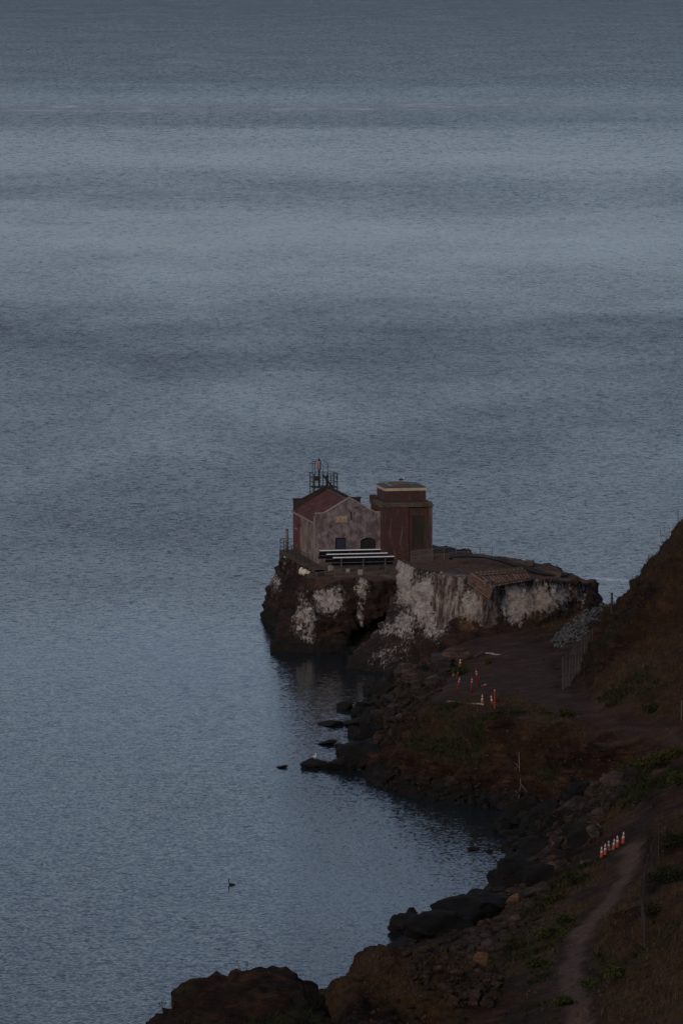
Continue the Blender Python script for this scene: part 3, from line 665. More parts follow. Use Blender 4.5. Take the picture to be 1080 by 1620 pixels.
# ------------------------------------------------------------------ the station: one local frame, u along the gable wall, v away from the camera
ST_A = R(11.35); ST_O = Vector((-2.63, 577.0, 6.8))
def st_thing(name, label, cat, group=None): return thing(name, label, cat, ST_O, ST_A, group)
def st_world(u, v, h): return ST_O + Matrix.Rotation(ST_A, 3, 'Z') @ Vector((u, v, h))
def interp(poly, x):
    for (a, za), (b, zb) in zip(poly[:-1], poly[1:]):
        if a - 1e-6 <= x <= b + 1e-6: return za + (zb - za) * (x - a) / (b - a)
    return poly[0][1] if x < poly[0][0] else poly[-1][1]
def wall_panel(mb, prof, base, y0, y1, opens):
    """upright wall in the x-z plane, thickness y0..y1, top follows prof, openings = (x0, x1, z0, top polyline)"""
    xs = sorted(set([round(p[0], 4) for p in prof] + [round(o[k], 4) for o in opens for k in (0, 1)] + [round(t[0], 4) for o in opens for t in o[3]]))
    def prism(a, b, la, lb, ha, hb):
        mb.add([(a, y0, la), (b, y0, lb), (b, y0, hb), (a, y0, ha), (a, y1, la), (b, y1, lb), (b, y1, hb), (a, y1, ha)],
               [(0, 1, 2, 3), (5, 4, 7, 6), (3, 2, 6, 7), (1, 0, 4, 5)] + [(0, 3, 7, 4), (2, 1, 5, 6)])
    for a, b in zip(xs[:-1], xs[1:]):
        m = (a + b) / 2; cuts = sorted([o for o in opens if o[0] < m < o[1]], key=lambda o: o[2]); la = lb = base
        for o in cuts:
            if o[2] > base + 1e-3: prism(a, b, la, lb, o[2], o[2])
            la, lb = interp(o[3], a), interp(o[3], b)
        prism(a, b, la, lb, interp(prof, a), interp(prof, b))
def build_clean(mb, name, m, parent):
    me = mb.mesh(name); bm = bmesh.new(); bm.from_mesh(me)
    bmesh.ops.remove_doubles(bm, verts=bm.verts, dist=0.001)
    seen = {}
    for f in bm.faces: seen.setdefault(frozenset(v.index for v in f.verts), []).append(f)
    bad = [f for fs in seen.values() if len(fs) > 1 for f in fs]
    bmesh.ops.delete(bm, geom=bad, context='FACES_ONLY'); bmesh.ops.recalc_face_normals(bm, faces=bm.faces)
    bm.to_mesh(me); bm.free(); return link(name, me, m, parent)

HW, HL = 7.1, 12.2
house = st_thing('fog_signal_house', 'weathered mauve gabled house with rusty red roof on the rock', 'house')
prof = [(0, 5.1), (0.86, 5.1), (HW / 2, 6.66), (HW - 0.86, 5.1), (HW, 5.1)]
arch = [(4.65, 2.25), (4.95, 2.48), (5.46, 2.6), (5.97, 2.48), (6.28, 2.25)]
mb = MB(); wall_panel(mb, prof, -0.6, 0.0, 0.35, [(2.03, 3.2, 0.0, [(2.03, 2.62), (3.2, 2.62)]), (4.65, 6.28, 0.0, arch)])
build_clean(mb, 'gable_wall', M['stucco'], house)['label'] = 'blotchy mauve gable wall facing the solar panels'
mb = MB()
def seg_wall(mb, pts, base, top, th): pass
# left wall, openings along v (built along x, then turned)
left = MB(); lw = [(2.6, 3.1, 0.9, [(2.6, 3.4), (3.1, 3.4)]), (4.5, 5.2, 0.7, [(4.5, 3.5), (5.2, 3.5)]), (6.4, 7.0, 0.7, [(6.4, 3.5), (7.0, 3.5)]), (10.0, 10.7, 2.6, [(10.0, 3.5), (10.7, 3.5)])]
wall_panel(left, [(0.35, 4.32), (HL - 0.3, 4.32)], -0.6, 0.0, 0.3, lw)
left.v = [(y, x, z) for x, y, z in left.v]
build_clean(left, 'side_wall', M['stucco_side'], house)['label'] = 'peeling pale side wall above the boardwalk'
MB().box(HW - 0.3, HW - 0.002, 0.35, HL - 0.3, -0.6, 4.32).build('side_wall', M['brick'], house)
MB().box(-0.012, 0.02, 8.3, HL - 0.35, -0.5, 3.9).build('red_wall_patch', wear('flaking_red_paint', (0.07, 0.02, 0.018), (0.17, 0.035, 0.025), 1.2, stain=(0.16, 0.12, 0.11), stain_amt=0.3, stretch=(1, 1, 0.4)), house)
mb = MB(); bprof = [(0, 5.4), (0.95, 5.4), (HW / 2, 6.75), (HW - 0.95, 5.4), (HW, 5.4)]
wall_panel(mb, bprof, -0.6, HL - 0.3, HL, []); build_clean(mb, 'rear_gable_wall', M['darkpar'], house)
for pr, y0, y1, m in ((prof, -0.06, 0.41, M['coping']), (bprof, HL - 0.36, HL + 0.06, M['darkpar'])):
    for (a, za), (b, zb) in zip(pr[:-1], pr[1:]):
        mb = MB(); e0 = -0.06 if a == 0 else 0; e1 = 0.06 if b == HW else 0
        mb.add([(a + e0, y0, za + .005), (b + e1, y0, zb + .005), (b + e1, y1, zb + .005), (a + e0, y1, za + .005), (a + e0, y0, za + .13), (b + e1, y0, zb + .13), (b + e1, y1, zb + .13), (a + e0, y1, za + .13)],
               [(3, 2, 1, 0), (4, 5, 6, 7), (0, 1, 5, 4), (1, 2, 6, 5), (2, 3, 7, 6), (3, 0, 4, 7)]); mb.build('coping', m, house)
roof = None
for s in (-1, 1):
    mb = MB(); xr, xe = HW / 2, HW / 2 + s * (HW / 2 + 0.16)
    zr_, ze = 6.36, 6.36 - (HW / 2 + 0.16) * 0.578
    y0, y1 = 0.36, HL - 0.31
    mb.add([(xr, y0, zr_), (xe, y0, ze), (xe, y1, ze), (xr, y1, zr_), (xr, y0, zr_ - .14), (xe, y0, ze - .14), (xe, y1, ze - .14), (xr, y1, zr_ - .14)],
           [(0, 1, 2, 3), (7, 6, 5, 4), (0, 4, 5, 1), (1, 5, 6, 2), (2, 6, 7, 3), (3, 7, 4, 0)])
    rf = mb.build('roof', M['roof'], house); roof = roof or rf
    nb = 16
    for k in range(nb):                                   # standing seams of the sheet roof
        y = y0 + (k + 0.5) * (y1 - y0) / nb
        MB().bar((xr, y, zr_ + .015), (xe, y, ze + .015), 0.05, 0.05).build('roof_seam', M['roof'], rf)
    MB().bar((xe - s * -0.02, y0, ze - 0.06), (xe - s * -0.02, y1, ze - 0.06), 0.06, 0.17).build('fascia', M['coping'], house)
MB().bar((HW / 2, 0.36, 6.40), (HW / 2, HL - 0.31, 6.40), 0.3, 0.07).build('ridge_cap', M['tar'], roof)
d = MB().box(2.035, 3.195, 0.2, 0.26, 0.0, 2.615).build('door', M['bluedoor'], house); d['label'] = 'dark blue painted door'
for z0, z1 in ((0.25, 1.15), (1.35, 2.4)):
    for x0 in (2.17, 2.68): MB().box(x0, x0 + 0.39, 0.175, 0.198, z0, z1).build('door_panel', M['bluedoor'], d)
MB().box(3.05, 3.1, 0.14, 0.198, 1.15, 1.3).build('door_handle', M['steel'], d)
mb = MB(); wall_panel(mb, arch, 0.0, 0.22, 0.26, []); a = build_clean(mb, 'arched_shutter', M['void'], house)
for k in range(6): MB().box(4.67 + k * 0.268, 4.67 + k * 0.268 + 0.245, 0.195, 0.218, 0.02, 2.2).build('board', M['void'], a)
pl = MB().box(2.1, 3.25, -0.05, -0.004, 4.22, 4.86).build('plaque', wear('pale_plaque', (0.17, 0.12, 0.075), (0.40, 0.30, 0.2), 3.5), house); pl['label'] = 'pale tan plaque high on the gable'
MB().box(3.62, 3.76, -0.03, 0.0, 4.4, 5.3).build('wall_slot', M['void'], house)
MB().box(3.95, 4.35, -0.03, 0.0, 5.62, 5.78).build('wall_vent', M['brick'], house)
for o in lw:
    w = MB().box(0.13, 0.16, o[0] + .005, o[1] - .005, o[2] + .005, o[3][0][1] - .005).build('window', M['void'], house)
    MB().box(0.10, 0.128, (o[0] + o[1]) / 2 - 0.03, (o[0] + o[1]) / 2 + 0.03, o[2] + .01, o[3][0][1] - .01).build('window_bar', M['stucco_side'], w)
    MB().box(-0.08, -0.002, o[0] - 0.08, o[1] + 0.08, o[2] - 0.12, o[2] - 0.005).build('window_sill', M['coping'], w)
MB().bar((-0.09, 0.2, -0.3), (-0.09, 0.2, 4.9), 0.12, 0.12, (1, 0, 0)).build('downpipe', M['coping'], house)
MB().box(-0.35, -0.05, 7.6, 7.7, 3.1, 3.18).box(-0.35, -0.27, 7.6, 7.7, 2.9, 3.4).build('wall_lamp', M['steel'], house)

tower = st_thing('brick_tower', 'square dark red brick tower with a flat topped upper room', 'tower')
TU0, TU1, TV0, TV1 = 6.72, 12.05, -0.42, 4.8
wall = MB().box(TU0, 9.56, TV0, TV1, -0.8, 5.66).build('wall', M['brick'], tower)
rw = MB(); wall_panel(rw, [(9.56, 5.66), (TU1, 5.66)], -0.8, TV0 + 0.13, TV0 + 0.45, [(10.0, 11.25, 1.4, [(10.0, 4.75), (11.25, 4.75)])])
build_clean(rw, 'wall', M['brick'], tower)['label'] = 'recessed right half of the brick front'
MB().box(9.561, TU1 - 0.001, TV0 + 0.451, TV1, -0.8, 5.66).build('wall', M['brick'], tower)
MB().box(10.005, 11.245, TV0 + 0.18, TV0 + 0.24, 1.405, 4.745).build('blocked_window', wear('green_black_slime', (0.02, 0.017, 0.011), (0.036, 0.027, 0.021), 1.5, stretch=(1, 1, 0.3)), tower)
MB().box(TU1 - 0.42, TU1 + 0.03, TV0 + 0.05, TV0 + 0.6, -0.8, 5.6).build('corner_pier', wear('pale_streaked_brick', (0.04, 0.018, 0.017), (0.12, 0.075, 0.075), 1.6, stretch=(1, 1, 0.3)), tower)
MB().box(TU0 - 0.11, TU1 + 0.11, TV0 - 0.11, TV1 + 0.11, 5.661, 5.95).build('cornice', M['mossy'], tower, bevel=0.03)
MB().box(TU0 - 0.03, TU1 + 0.03, TV0 - 0.03, TV1 + 0.03, 5.945, 6.1).build('ledge', M['mossy'], tower, bevel=0.02)
MB().box(TU0 - 0.13, TU0 + 0.5, TV1 - 0.6, TV1 + 0.13, 5.96, 6.5).build('parapet_stub', M['brick'], tower)
CU0, CU1, CV0, CV1 = 7.3, 11.55, 0.35, 4.5
cab = MB().box(CU0, CU1, CV0, CV1, 6.09, 7.28).build('upper_room', M['brick'], tower)
MB().box(CU0 - 0.08, CU1 + 0.08, CV0 - 0.08, CV1 + 0.08, 6.095, 6.3).build('plinth_course', M['darkpar'], cab)
MB().box(CU0 - 0.05, CU1 + 0.05, CV0 - 0.05, CV1 + 0.05, 7.281, 7.58).build('trim_band', M['trim'], tower)['label'] = 'tan band under the roof edge'
ns = 14; mb = MB(); vs = []; fs = []
for i in range(ns + 1):
    t = i / ns; u = CU0 - 0.09 + t * (CU1 - CU0 + 0.18); c = 0.22 * (1 - (2 * t - 1) ** 2)
    for v in (CV0 - 0.09, CV1 + 0.09): vs += [(u, v, 7.582), (u, v, 7.62 + c)]
for i in range(ns):
    a = 4 * i; b = a + 4
    fs += [(a + 1, b + 1, b + 3, a + 3), (a, a + 2, b + 2, b), (a, b, b + 1, a + 1), (a + 2, a + 3, b + 3, b + 2)]
fs += [(0, 1, 3, 2), (4 * ns, 4 * ns + 2, 4 * ns + 3, 4 * ns + 1)]
trf = mb.add(vs, fs).build('roof', M['tar'], tower)
def roofz(u): t = (u - CU0 + 0.09) / (CU1 - CU0 + 0.18); return 7.62 + 0.22 * (1 - (2 * t - 1) ** 2)
for u0, u1, v0, v1, m in ((8.3, 10.1, 1.2, 3.6, M['rust_patch']), (7.9, 8.2, 0.5, 4.2, M['coping']), (10.3, 10.5, 0.9, 3.9, M['coping'])):
    mb = MB(); k = 6
    for i in range(k):
        a, b = u0 + (u1 - u0) * i / k, u0 + (u1 - u0) * (i + 1) / k
        mb.add([(a, v0, roofz(a) + .02), (b, v0, roofz(b) + .02), (b, v1, roofz(b) + .02), (a, v1, roofz(a) + .02)], [(0, 1, 2, 3)])
    mb.build('roof_patch', m, trf)

# beacon platform behind the rear gable
plat = st_thing('beacon_platform', 'steel beacon platform with railing rising behind the house ridge', 'beacon')
pu, pv, ph, pw = 3.5, 13.5, 6.55, 1.3
MB().box(pu - pw, pu + pw, pv - 1.1, pv + 1.1, ph - 0.06, ph).build('deck', M['steel'], plat)
for su in (-1, 1):
    for sv in (-1, 1): MB().bar((pu + su * (pw - .06), pv + sv * 1.0, -1.5), (pu + su * (pw - .06), pv + sv * 1.0, ph + 1.45), 0.09, 0.09, (0, 1, 0)).build('leg', M['steel'], plat)
    MB().bar((pu + su * 1.2, pv - 1.0, ph - 1.3), (pu + su * 0.2, pv - 1.0, ph - .06), 0.07, 0.07).build('brace', M['steel'], plat)
for h in (0.5, 0.98, 1.42):
    mb = MB()
    for a, b in (((-pw, -1.05), (pw, -1.05)), ((pw, -1.05), (pw, 1.05)), ((pw, 1.05), (-pw, 1.05)), ((-pw, 1.05), (-pw, -1.05))):
        mb.bar((pu + a[0], pv + a[1], ph + h), (pu + b[0], pv + b[1], ph + h), 0.05, 0.05)
    mb.build('rail', M['steel'], plat)
for su in (-0.75, -0.3, 0.15, 0.6, 0.95):
    for sv in (-1.05, 1.05): MB().bar((pu + su, pv + sv, ph), (pu + su, pv + sv, ph + 1.42), 0.045, 0.045, (0, 1, 0)).build('baluster', M['steel'], plat)
for su in (-1.36, -1.12): MB().bar((pu + su, pv - 0.9, ph - 0.6), (pu + su, pv - 0.9, ph + 2.8), 0.06, 0.06, (0, 1, 0)).build('mast', M['steel'], plat)
MB().bar((pu - 1.36, pv - .9, ph + 2.78), (pu - 0.5, pv - .9, ph + 2.78), 0.05, 0.05).build('mast_arm', M['steel'], plat)
MB().tube([(pu - 0.48, pv, ph), (pu - 0.48, pv, ph + 1.75)], 0.10, 8).build('lamp_post', M['steel'], plat)
lan = MB().lathe([(0.16, 0), (0.24, 0.08), (0.24, 0.85), (0.26, 0.9), (0.2, 0.98)], 12, (pu - 0.48, pv, ph + 1.75)).build('lantern', M['lantern'], plat, True)
lan['label'] = 'pinkish lantern on the post'
MB().lathe([(0.13, 0.0), (0.15, 0.12), (0.04, 0.24)], 10, (pu - 0.48, pv, ph + 2.73)).build('lantern_cap', M['steel'], lan)
MB().box(pu - 1.05, pu - 0.55, pv - 0.9, pv - 0.5, ph + 0.75, ph + 1.15).build('battery_box', M['pv'], plat)
MB().bar((pu - 0.2, pv - 0.6, ph + 1.3), (pu + 0.75, pv - 0.6, ph + 0.05), 0.9, 0.1, (0.6, 0, 0.8)).build('slanted_panel', M['pv'], plat)
MB().bar((pu + 0.4, pv + 0.2, ph + 0.02), (pu + 0.4, pv + 0.2, ph + 1.15), 0.22, 0.22, (0, 1, 0)).build('equipment_post', M['pv'], plat)
hoop = [(pu + 0.1 + 0.45 * 0, pv + 0.9, ph + 2.62)] + [(pu + 0.15 + 0.5 * math.sin(t), pv + 0.9, ph + 2.1 + 0.5 * math.cos(t)) for t in (0.2, 0.6, 1.0, 1.4)] + [(pu + 0.66, pv + 0.9, ph + 0.05)]
MB().tube(hoop, 0.03, 6).build('cage_hoop', M['steel'], plat)
MB().bar((pu + 0.12, pv + .9, ph), (pu + 0.12, pv + .9, ph + 2.2), 0.04, 0.04, (0, 1, 0)).build('antenna', M['steel'], plat)
MB().ell((pu + 1.22, pv - 1.0, ph + 1.0), (0.10, 0.1, 0.3)).build('siren', M['pv'], plat)

# three rows of solar panels, seen from behind
def ground_top(u, v): p = st_world(u, v, 0); return drop(p.x, p.y) - ST_O.z
for r_, (v, ht, lab) in enumerate(((-2.9, 1.62, 'rearmost row of tilted solar panels, right below the mauve gable'), (-6.2, 1.60, 'middle row of tilted solar panels between two other rows'), (-9.3, 1.60, 'front row of tilted solar panels standing nearest the cliff edge'))):
    pr = st_thing('solar_panel_row', lab, 'solar panels', 'rows of solar panels before the house')
    u0 = -0.15 + r_ * 0.04; n = 5; w = 1.26
    for k in range(n):
        a = u0 + k * w
        # top edge at v, face slopes down and away from the camera side of the terrace
        t0, t1 = Vector((a + .01, v, ht)), Vector((a + w - .01, v, ht)); dn = Vector((0, 0.75, -0.85)); th = Vector((0, 0.055, 0.045))
        q = [t0, t1, t1 + dn, t0 + dn]
        p_ = MB().add([x for x in q] + [x + th for x in q], [(0, 1, 2, 3), (7, 6, 5, 4), (0, 4, 5, 1), (1, 5, 6, 2), (2, 6, 7, 3), (3, 7, 4, 0)]).build('solar_panel', M['pv'], pr)
        MB().bar(t0 + Vector((0, .03, .05)), t1 + Vector((0, .03, .05)), 0.16, 0.09).build('frame_edge', M['alu'], p_)
        MB().add([x + th * 1.08 for x in q], [(0, 1, 2, 3)]).build('glass', M['pvglass'], p_)
    for k in (0.9, 3.15, 5.4):
        g = ground_top(u0 + k, v)
        MB().bar((u0 + k, v + 0.10, g - 0.4), (u0 + k, v + 0.10, ht - 0.12), 0.09, 0.09, (0, 1, 0)).build('post', M['galv'], pr)
        MB().bar((u0 + k, v + 0.12, ht * 0.45), (u0 + k, v + 0.7, ht * 0.55), 0.06, 0.06).build('strut', M['galv'], pr)
    MB().bar((u0, v + 0.32, ht - 0.50), (u0 + n * w, v + 0.32, ht - 0.50), 0.07, 0.07).build('rail', M['galv'], pr)
    MB().box(u0 + 0.1, u0 + 1.0, v + 0.2, v + 0.8, ground_top(u0 + .5, v) - 0.2, 0.45).build('ballast_block', M['concrete'], pr)

# terrace slabs, blocks and timbers
def slab(name, label, cat, u0, u1, v0, v1, z0, z1, m, rz=0.0, group=None):
    p = st_world((u0 + u1) / 2, (v0 + v1) / 2, z0)
    o = MB().box(-(u1 - u0) / 2, (u1 - u0) / 2, -(v1 - v0) / 2, (v1 - v0) / 2, 0, z1 - z0).build(name, m, bevel=0.04)
    o.location = p; o.rotation_euler = (0, 0, ST_A + rz); return tag(o, label, cat, group)
slab('concrete_terrace', 'brown stained concrete terrace under the solar panels', 'terrace', -0.4, 9.6, -11.6, -0.5, -0.8, 0.06, M['concrete'])
slab('concrete_slab', 'thick concrete slab at the right end of the terrace edge', 'slab', 4.6, 9.4, -13.3, -11.7, -0.9, 0.02, M['concrete'])
for i, (u, v, l, w, rz, lab) in enumerate(((0.6, -10.7, 3.6, 0.35, 0.03, 'long timber lying below the front solar panels at left'), (4.8, -10.9, 3.4, 0.3, -0.04, 'timber lying at the middle of the terrace edge'), (6.9, -8.3, 2.4, 0.3, 0.05, 'short timber lying at the right of the solar panels'),
                                          (-1.0, -9.6, 2.2, 0.3, 0.5, 'slanting timber on the left corner of the terrace'), (3.0, -11.2, 2.2, 0.28, 0.0, 'small timber lying beside a concrete block'))):
    slab('timber', lab, 'timber', u - l / 2, u + l / 2, v - w / 2, v + w / 2, 0.05, 0.32, M['wood'], rz, 'timbers on the terrace')
slab('concrete_block', 'pale concrete block left of the front panel post', 'block', 2.1, 2.55, -11.5, -11.1, 0.05, 0.62, M['coping'], 0.1)
slab('concrete_block', 'pale concrete block lying half under the left panel posts', 'block', 1.2, 1.6, -9.9, -9.5, 0.05, 0.55, M['coping'], -0.2)
slab('concrete_block', 'small pale block at the left end of the panel rows', 'block', -0.2, 0.25, -8.0, -7.6, 0.05, 0.7, M['coping'], 0.2)
p = hit(482, 908)[0]
s = MB(); s.ell((0, 0, 0.28), (0.36, 0.3, 0.36), 12, 9, 0.3); s.ell((-0.38, 0.02, 0.42), (0.22, 0.2, 0.4), 10, 8, -0.2); s.ell((0.32, 0.05, 0.18), (0.3, 0.28, 0.26), 10, 8)
o = s.build('white_rock', M['sack'], smooth=True); o.location = p - Vector((0, 0, 0.12)); tag(o, 'lumpy cream rock at the foot of the boardwalk', 'rock')

# boardwalk on the left of the house
bw = st_thing('boardwalk', 'weathered timber boardwalk on posts along the left of the house', 'boardwalk')
BU0, BU1, BVA, BVB = -1.45, -0.12, -6.6, 12.0
k = 0; v = BVA
while v < BVB:
    z = 0.18 + random.uniform(-.012, .012); MB().box(BU0 + random.uniform(-.05, .03), BU1, v, v + 0.23, z - 0.05, z).build('plank', M['wood'], bw); v += 0.25
MB().bar((BU0 + .02, BVA, -0.02), (BU0 + .02, BVB, -0.02), 0.14, 0.28).build('edge_beam', M['wood'], bw)
MB().bar((BU1 - .1, BVA, -0.04), (BU1 - .1, BVB, -0.04), 0.14, 0.26).build('edge_beam', M['wood'], bw)
for v in (-5.6, -3.2, -0.6, 2.2, 5.0, 7.8, 10.6, 11.9):
    p = st_world(BU0 + .05, v, 0); g = drop(p.x, p.y, BVR) - ST_O.z if True else -2
    MB().bar((BU0 + .05, v, min(g, -0.4) - 0.6), (BU0 + .05, v, -0.16), 0.2, 0.2, (0, 1, 0)).build('support_post', M['wood'], bw)
wr = st_thing('boardwalk_railing', 'thin rusty railing along the outer edge of the boardwalk', 'railing')
rv = [-3.5, -1.2, 1.1, 3.4, 5.7, 8.0, 10.0, 12.0]
for v in rv: MB().bar((BU0 + .06, v, 0.18), (BU0 + .06, v, 1.35), 0.06, 0.06, (0, 1, 0)).build('post', M['steel'], wr)
MB().bar((BU0 + .7, 11.95, 0.18), (BU0 + .7, 11.95, 1.35), 0.06, 0.06, (0, 1, 0)).build('post', M['steel'], wr)
for h in (0.55, 0.95, 1.33):
    MB().bar((BU0 + .06, rv[0], h), (BU0 + .06, rv[-1], h), 0.045, 0.045).build('rail', M['steel'], wr)
    MB().bar((BU0 + .06, 11.98, h), (BU1, 11.98, h), 0.045, 0.045).build('rail', M['steel'], wr)
p = at_y(454, 869, 588.2); g = drop(p.x, p.y)
b = thing('mooring_post', 'thick grey timber post standing behind the boardwalk railing', 'post', (p.x, p.y, g - 0.3))
MB().lathe([(0.15, 0), (0.145, 9.15 - g + 0.1), (0.12, 9.15 - g + 0.2)], 10).build('shaft', M['bark'], b, True)
MB().lathe([(0.16, 9.15 - g + 0.2), (0.17, 9.15 - g + 0.26), (0.1, 9.15 - g + 0.32)], 10).build('cap', M['steel'], b)

# railing, pipe and wreckage on the spit
def poly_pts(lst): return [at_y(px, py, Y) for px, py, Y in lst]
sr = thing('spit_railing', 'thin steel railing running right from the brick tower', 'railing', at_y(684, 886, 556))
base = [Vector((b.x, b.y, 0)) for b in [at_y(px, 885, Y) for px, Y in ((650, 558), (684, 557.5), (702, 556.8), (721, 556.2), (740, 555.6), (759, 555.2), (778, 555))]]
base = [Vector((b.x, b.y, drop(b.x, b.y))) for b in base]
for b in base: MB().bar(b - sr.location - Vector((0, 0, .3)), b - sr.location + Vector((0, 0, 1.2)), 0.055, 0.055, (0, 1, 0)).build('post', M['galv'], sr)
for h in (0.6, 1.18):
    MB().tube([b - sr.location + Vector((0, 0, h)) for b in base], 0.028, 5).build('rail', M['galv'], sr)
mesh = MB()
a0, b0 = base[0] - sr.location, base[1] - sr.location
n = 26
for k in range(-10, n):
    for sgn in (1, -1):
        t0, t1 = k / n, (k + 10) / n
        A0 = a0.lerp(b0, max(0, t0)); B0 = a0.lerp(b0, min(1, t1)); h0 = max(0, -k) / 10 * 1.15; h1 = min(10, n - k) / 10 * 1.15
        if sgn < 0: h0, h1 = 1.15 - h0, 1.15 - h1
        mesh.tube([A0 + Vector((0, 0, h0)), B0 + Vector((0, 0, h1))], 0.006, 3, cap=False)
tag(mesh.build('wire_mesh', M['galv'], sr), kind='stuff')
pipe_pts = [(712, 885, 553), (713, 880.5, 553), (740, 879, 552), (766, 880, 551.2), (790, 886, 551), (820, 896, 551), (850, 906, 551), (878, 914, 551), (897, 920, 551)]
pts = []
for px, py, Y in pipe_pts:
    p = at_y(px, py, Y); g = drop(p.x, p.y); pts.append(Vector((p.x, p.y, max(p.z, g + 0.14))))
pp = MB().tube(pts, 0.19, 10).build('drain_pipe', M['pipe'], smooth=True); tag(pp, 'long black pipe running down the spit to the right', 'pipe')
p2 = [a + Vector((0.3, 1.0, 0.02)) for a in pts[4:]]
tag(MB().tube(p2, 0.11, 8).build('drain_pipe', M['pipe'], smooth=True), 'thinner dark pipe lying behind the long black pipe', 'pipe')
def lumpbox(name, label, cat, px, py, sx, sy, sz, rz, m, group=None, sink=0.15):
    p, _ = hit(px, py); o = MB().box(-sx / 2, sx / 2, -sy / 2, sy / 2, 0, sz).build(name, m, bevel=min(0.04, sz * 0.2))
    o.location = p - Vector((0, 0, sink)); o.rotation_euler = (random.uniform(-.06, .06), random.uniform(-.08, .08), rz); return tag(o, label, cat, group)
lumpbox('timber_pile', 'dark timber lying behind the pipe at mid spit', 'timber', 825, 893, 2.4, 0.7, 0.5, -0.15, M['wood'])
lumpbox('timber_pile', 'dark timber lying by the low end of the pipe', 'timber', 872, 911, 1.9, 0.7, 0.55, -0.2, M['wood'])

def slat_panel(label, corners, n, along, rails=2):
    """corners A,B,C,D in space; slats run from edge A-B to edge D-C"""
    A, B, C, D = corners; t = thing('slatted_deck_panel', label, 'deck panel', (A + B + C + D) / 4); o = t.location
    nrm = (B - A).cross(D - A).normalized()
    for k in range(n):
        f = (k + 0.5) / n; a = A.lerp(B, f); b = D.lerp(C, f)
        w = (B - A).length / n * 0.42
        MB().bar(a - o, b - o, w, 0.09, nrm).build('slat', M['redwood'], t)
    for k in range(rails):
        f = 0.12 + 0.76 * k / max(1, rails - 1); a = A.lerp(D, f) - nrm * 0.09; b = B.lerp(C, f) - nrm * 0.09
        MB().bar(a - o, b - o, 0.12, 0.09, nrm).build('batten', M['wood'], t)
    return t
A = at_y(744, 905, 537.6); B = at_y(738, 923, 536.2); C = at_y(774, 949, 534.6); D = at_y(781, 929, 536.0)
slat_panel('broken slatted deck panel hanging down the spit wall at left', (A, B, C, D), 6, 0)
A = at_y(757, 910, 538.4); B = at_y(834, 905, 540.6); C = at_y(840, 917, 538.6); D = at_y(780, 928, 536.0)
slat_panel('long slatted deck panel lying tilted over the spit edge', (A, B, C, D), 14, 0)
A = at_y(748, 905, 541.5); B = at_y(826, 898, 543.5); C = at_y(833, 904, 540.8); D = at_y(757, 909, 538.6)
slat_panel('flat brown deck panel on top of the spit behind the tilted one', (A, B, C, D), 12, 0)
# retaining wall with board-marked concrete
rw = thing('retaining_wall', 'board-marked pale concrete retaining wall built into the spit', 'wall')
wa, wb = at_y(692, 905, 542.6), at_y(772, 912, 536.2)
z0, z1 = 4.4, 9.75; nb = 12; dv = (wb - wa); dv.z = 0; L = dv.length; du = dv.normalized(); nn = Vector((du.y, -du.x, 0))
wm = wear('guano_streaked_concrete', (0.10, 0.072, 0.062), (0.32, 0.27, 0.24), 0.9, stain=(0.05, 0.026, 0.02), stain_amt=0.75, stretch=(1.6, 1.6, 0.4))
o3 = Vector((wa.x, wa.y, 0)) 
for k in range(nb):
    za = z0 + (z1 - z0) * k / nb; zb = za + (z1 - z0) / nb - 0.012; off = random.uniform(-.03, .04); lean = (za - z0) * 0.16
    x0 = 0.25 * math.sin(k * 2.1) + (0.9 if k < 4 else 0); x1 = L - 0.1 * abs(math.sin(k * 1.7))
    q = [o3 + du * x0 + nn * (1.05 - lean + off), o3 + du * x1 + nn * (1.05 - lean + off), o3 + du * x1 - nn * 1.4, o3 + du * x0 - nn * 1.4]
    MB().add([(p.x, p.y, za) for p in q] + [(p.x, p.y, zb) for p in q], [(3, 2, 1, 0), (4, 5, 6, 7), (0, 1, 5, 4), (1, 2, 6, 5), (2, 3, 7, 6), (3, 0, 4, 7)]).build('wall_course', wm, rw)

# ------------------------------------------------------------------ boulders
def boulder_mesh(seed, sub=4, n_planes=13):
    rnd = random.Random(seed); bm = bmesh.new(); bmesh.ops.create_icosphere(bm, subdivisions=sub, radius=1.0)
    pl = []
    for _ in range(n_planes):
        d = Vector((rnd.gauss(0, 1), rnd.gauss(0, 1), rnd.gauss(0, 0.8))).normalized(); pl.append((d, rnd.uniform(0.42, 0.78)))
    for v in bm.verts:
        for d, h in pl:
            k = v.co.dot(d)
            if k > h: v.co -= d * (k - h) * 0.93
    c = np.array([v.co[:] for v in bm.verts]); nd = fbm(c + seed * 3.1, 1.4, 4, seed) * 0.30 + ridged(c + seed * 1.7, 2.4, 4, seed + 5) * 0.12
    for v, k in zip(bm.verts, nd): v.co *= 1 + k
    me = bpy.data.meshes.new('boulder'); bm.to_mesh(me); bm.free(); return me
BM = {}
for mk in ('boulder', 'blackrock', 'lichenrock'):
    BM[mk] = []
    for k in range(9):
        me = boulder_mesh(k + 1); me.materials.append(M[mk]); BM[mk].append(me)
BH = {}
for mk in ('boulder', 'blackrock', 'lichenrock'):
    BH[mk] = []
    for k in range(7):
        me = boulder_mesh(k + 21, 4, 7)
        c = get_co(me); c *= (1 + ridged(c + k, 1.1, 4, k + 60) * 0.16)[:, None]; set_co(me, c)
        me.materials.append(M[mk]); BH[mk].append(me)
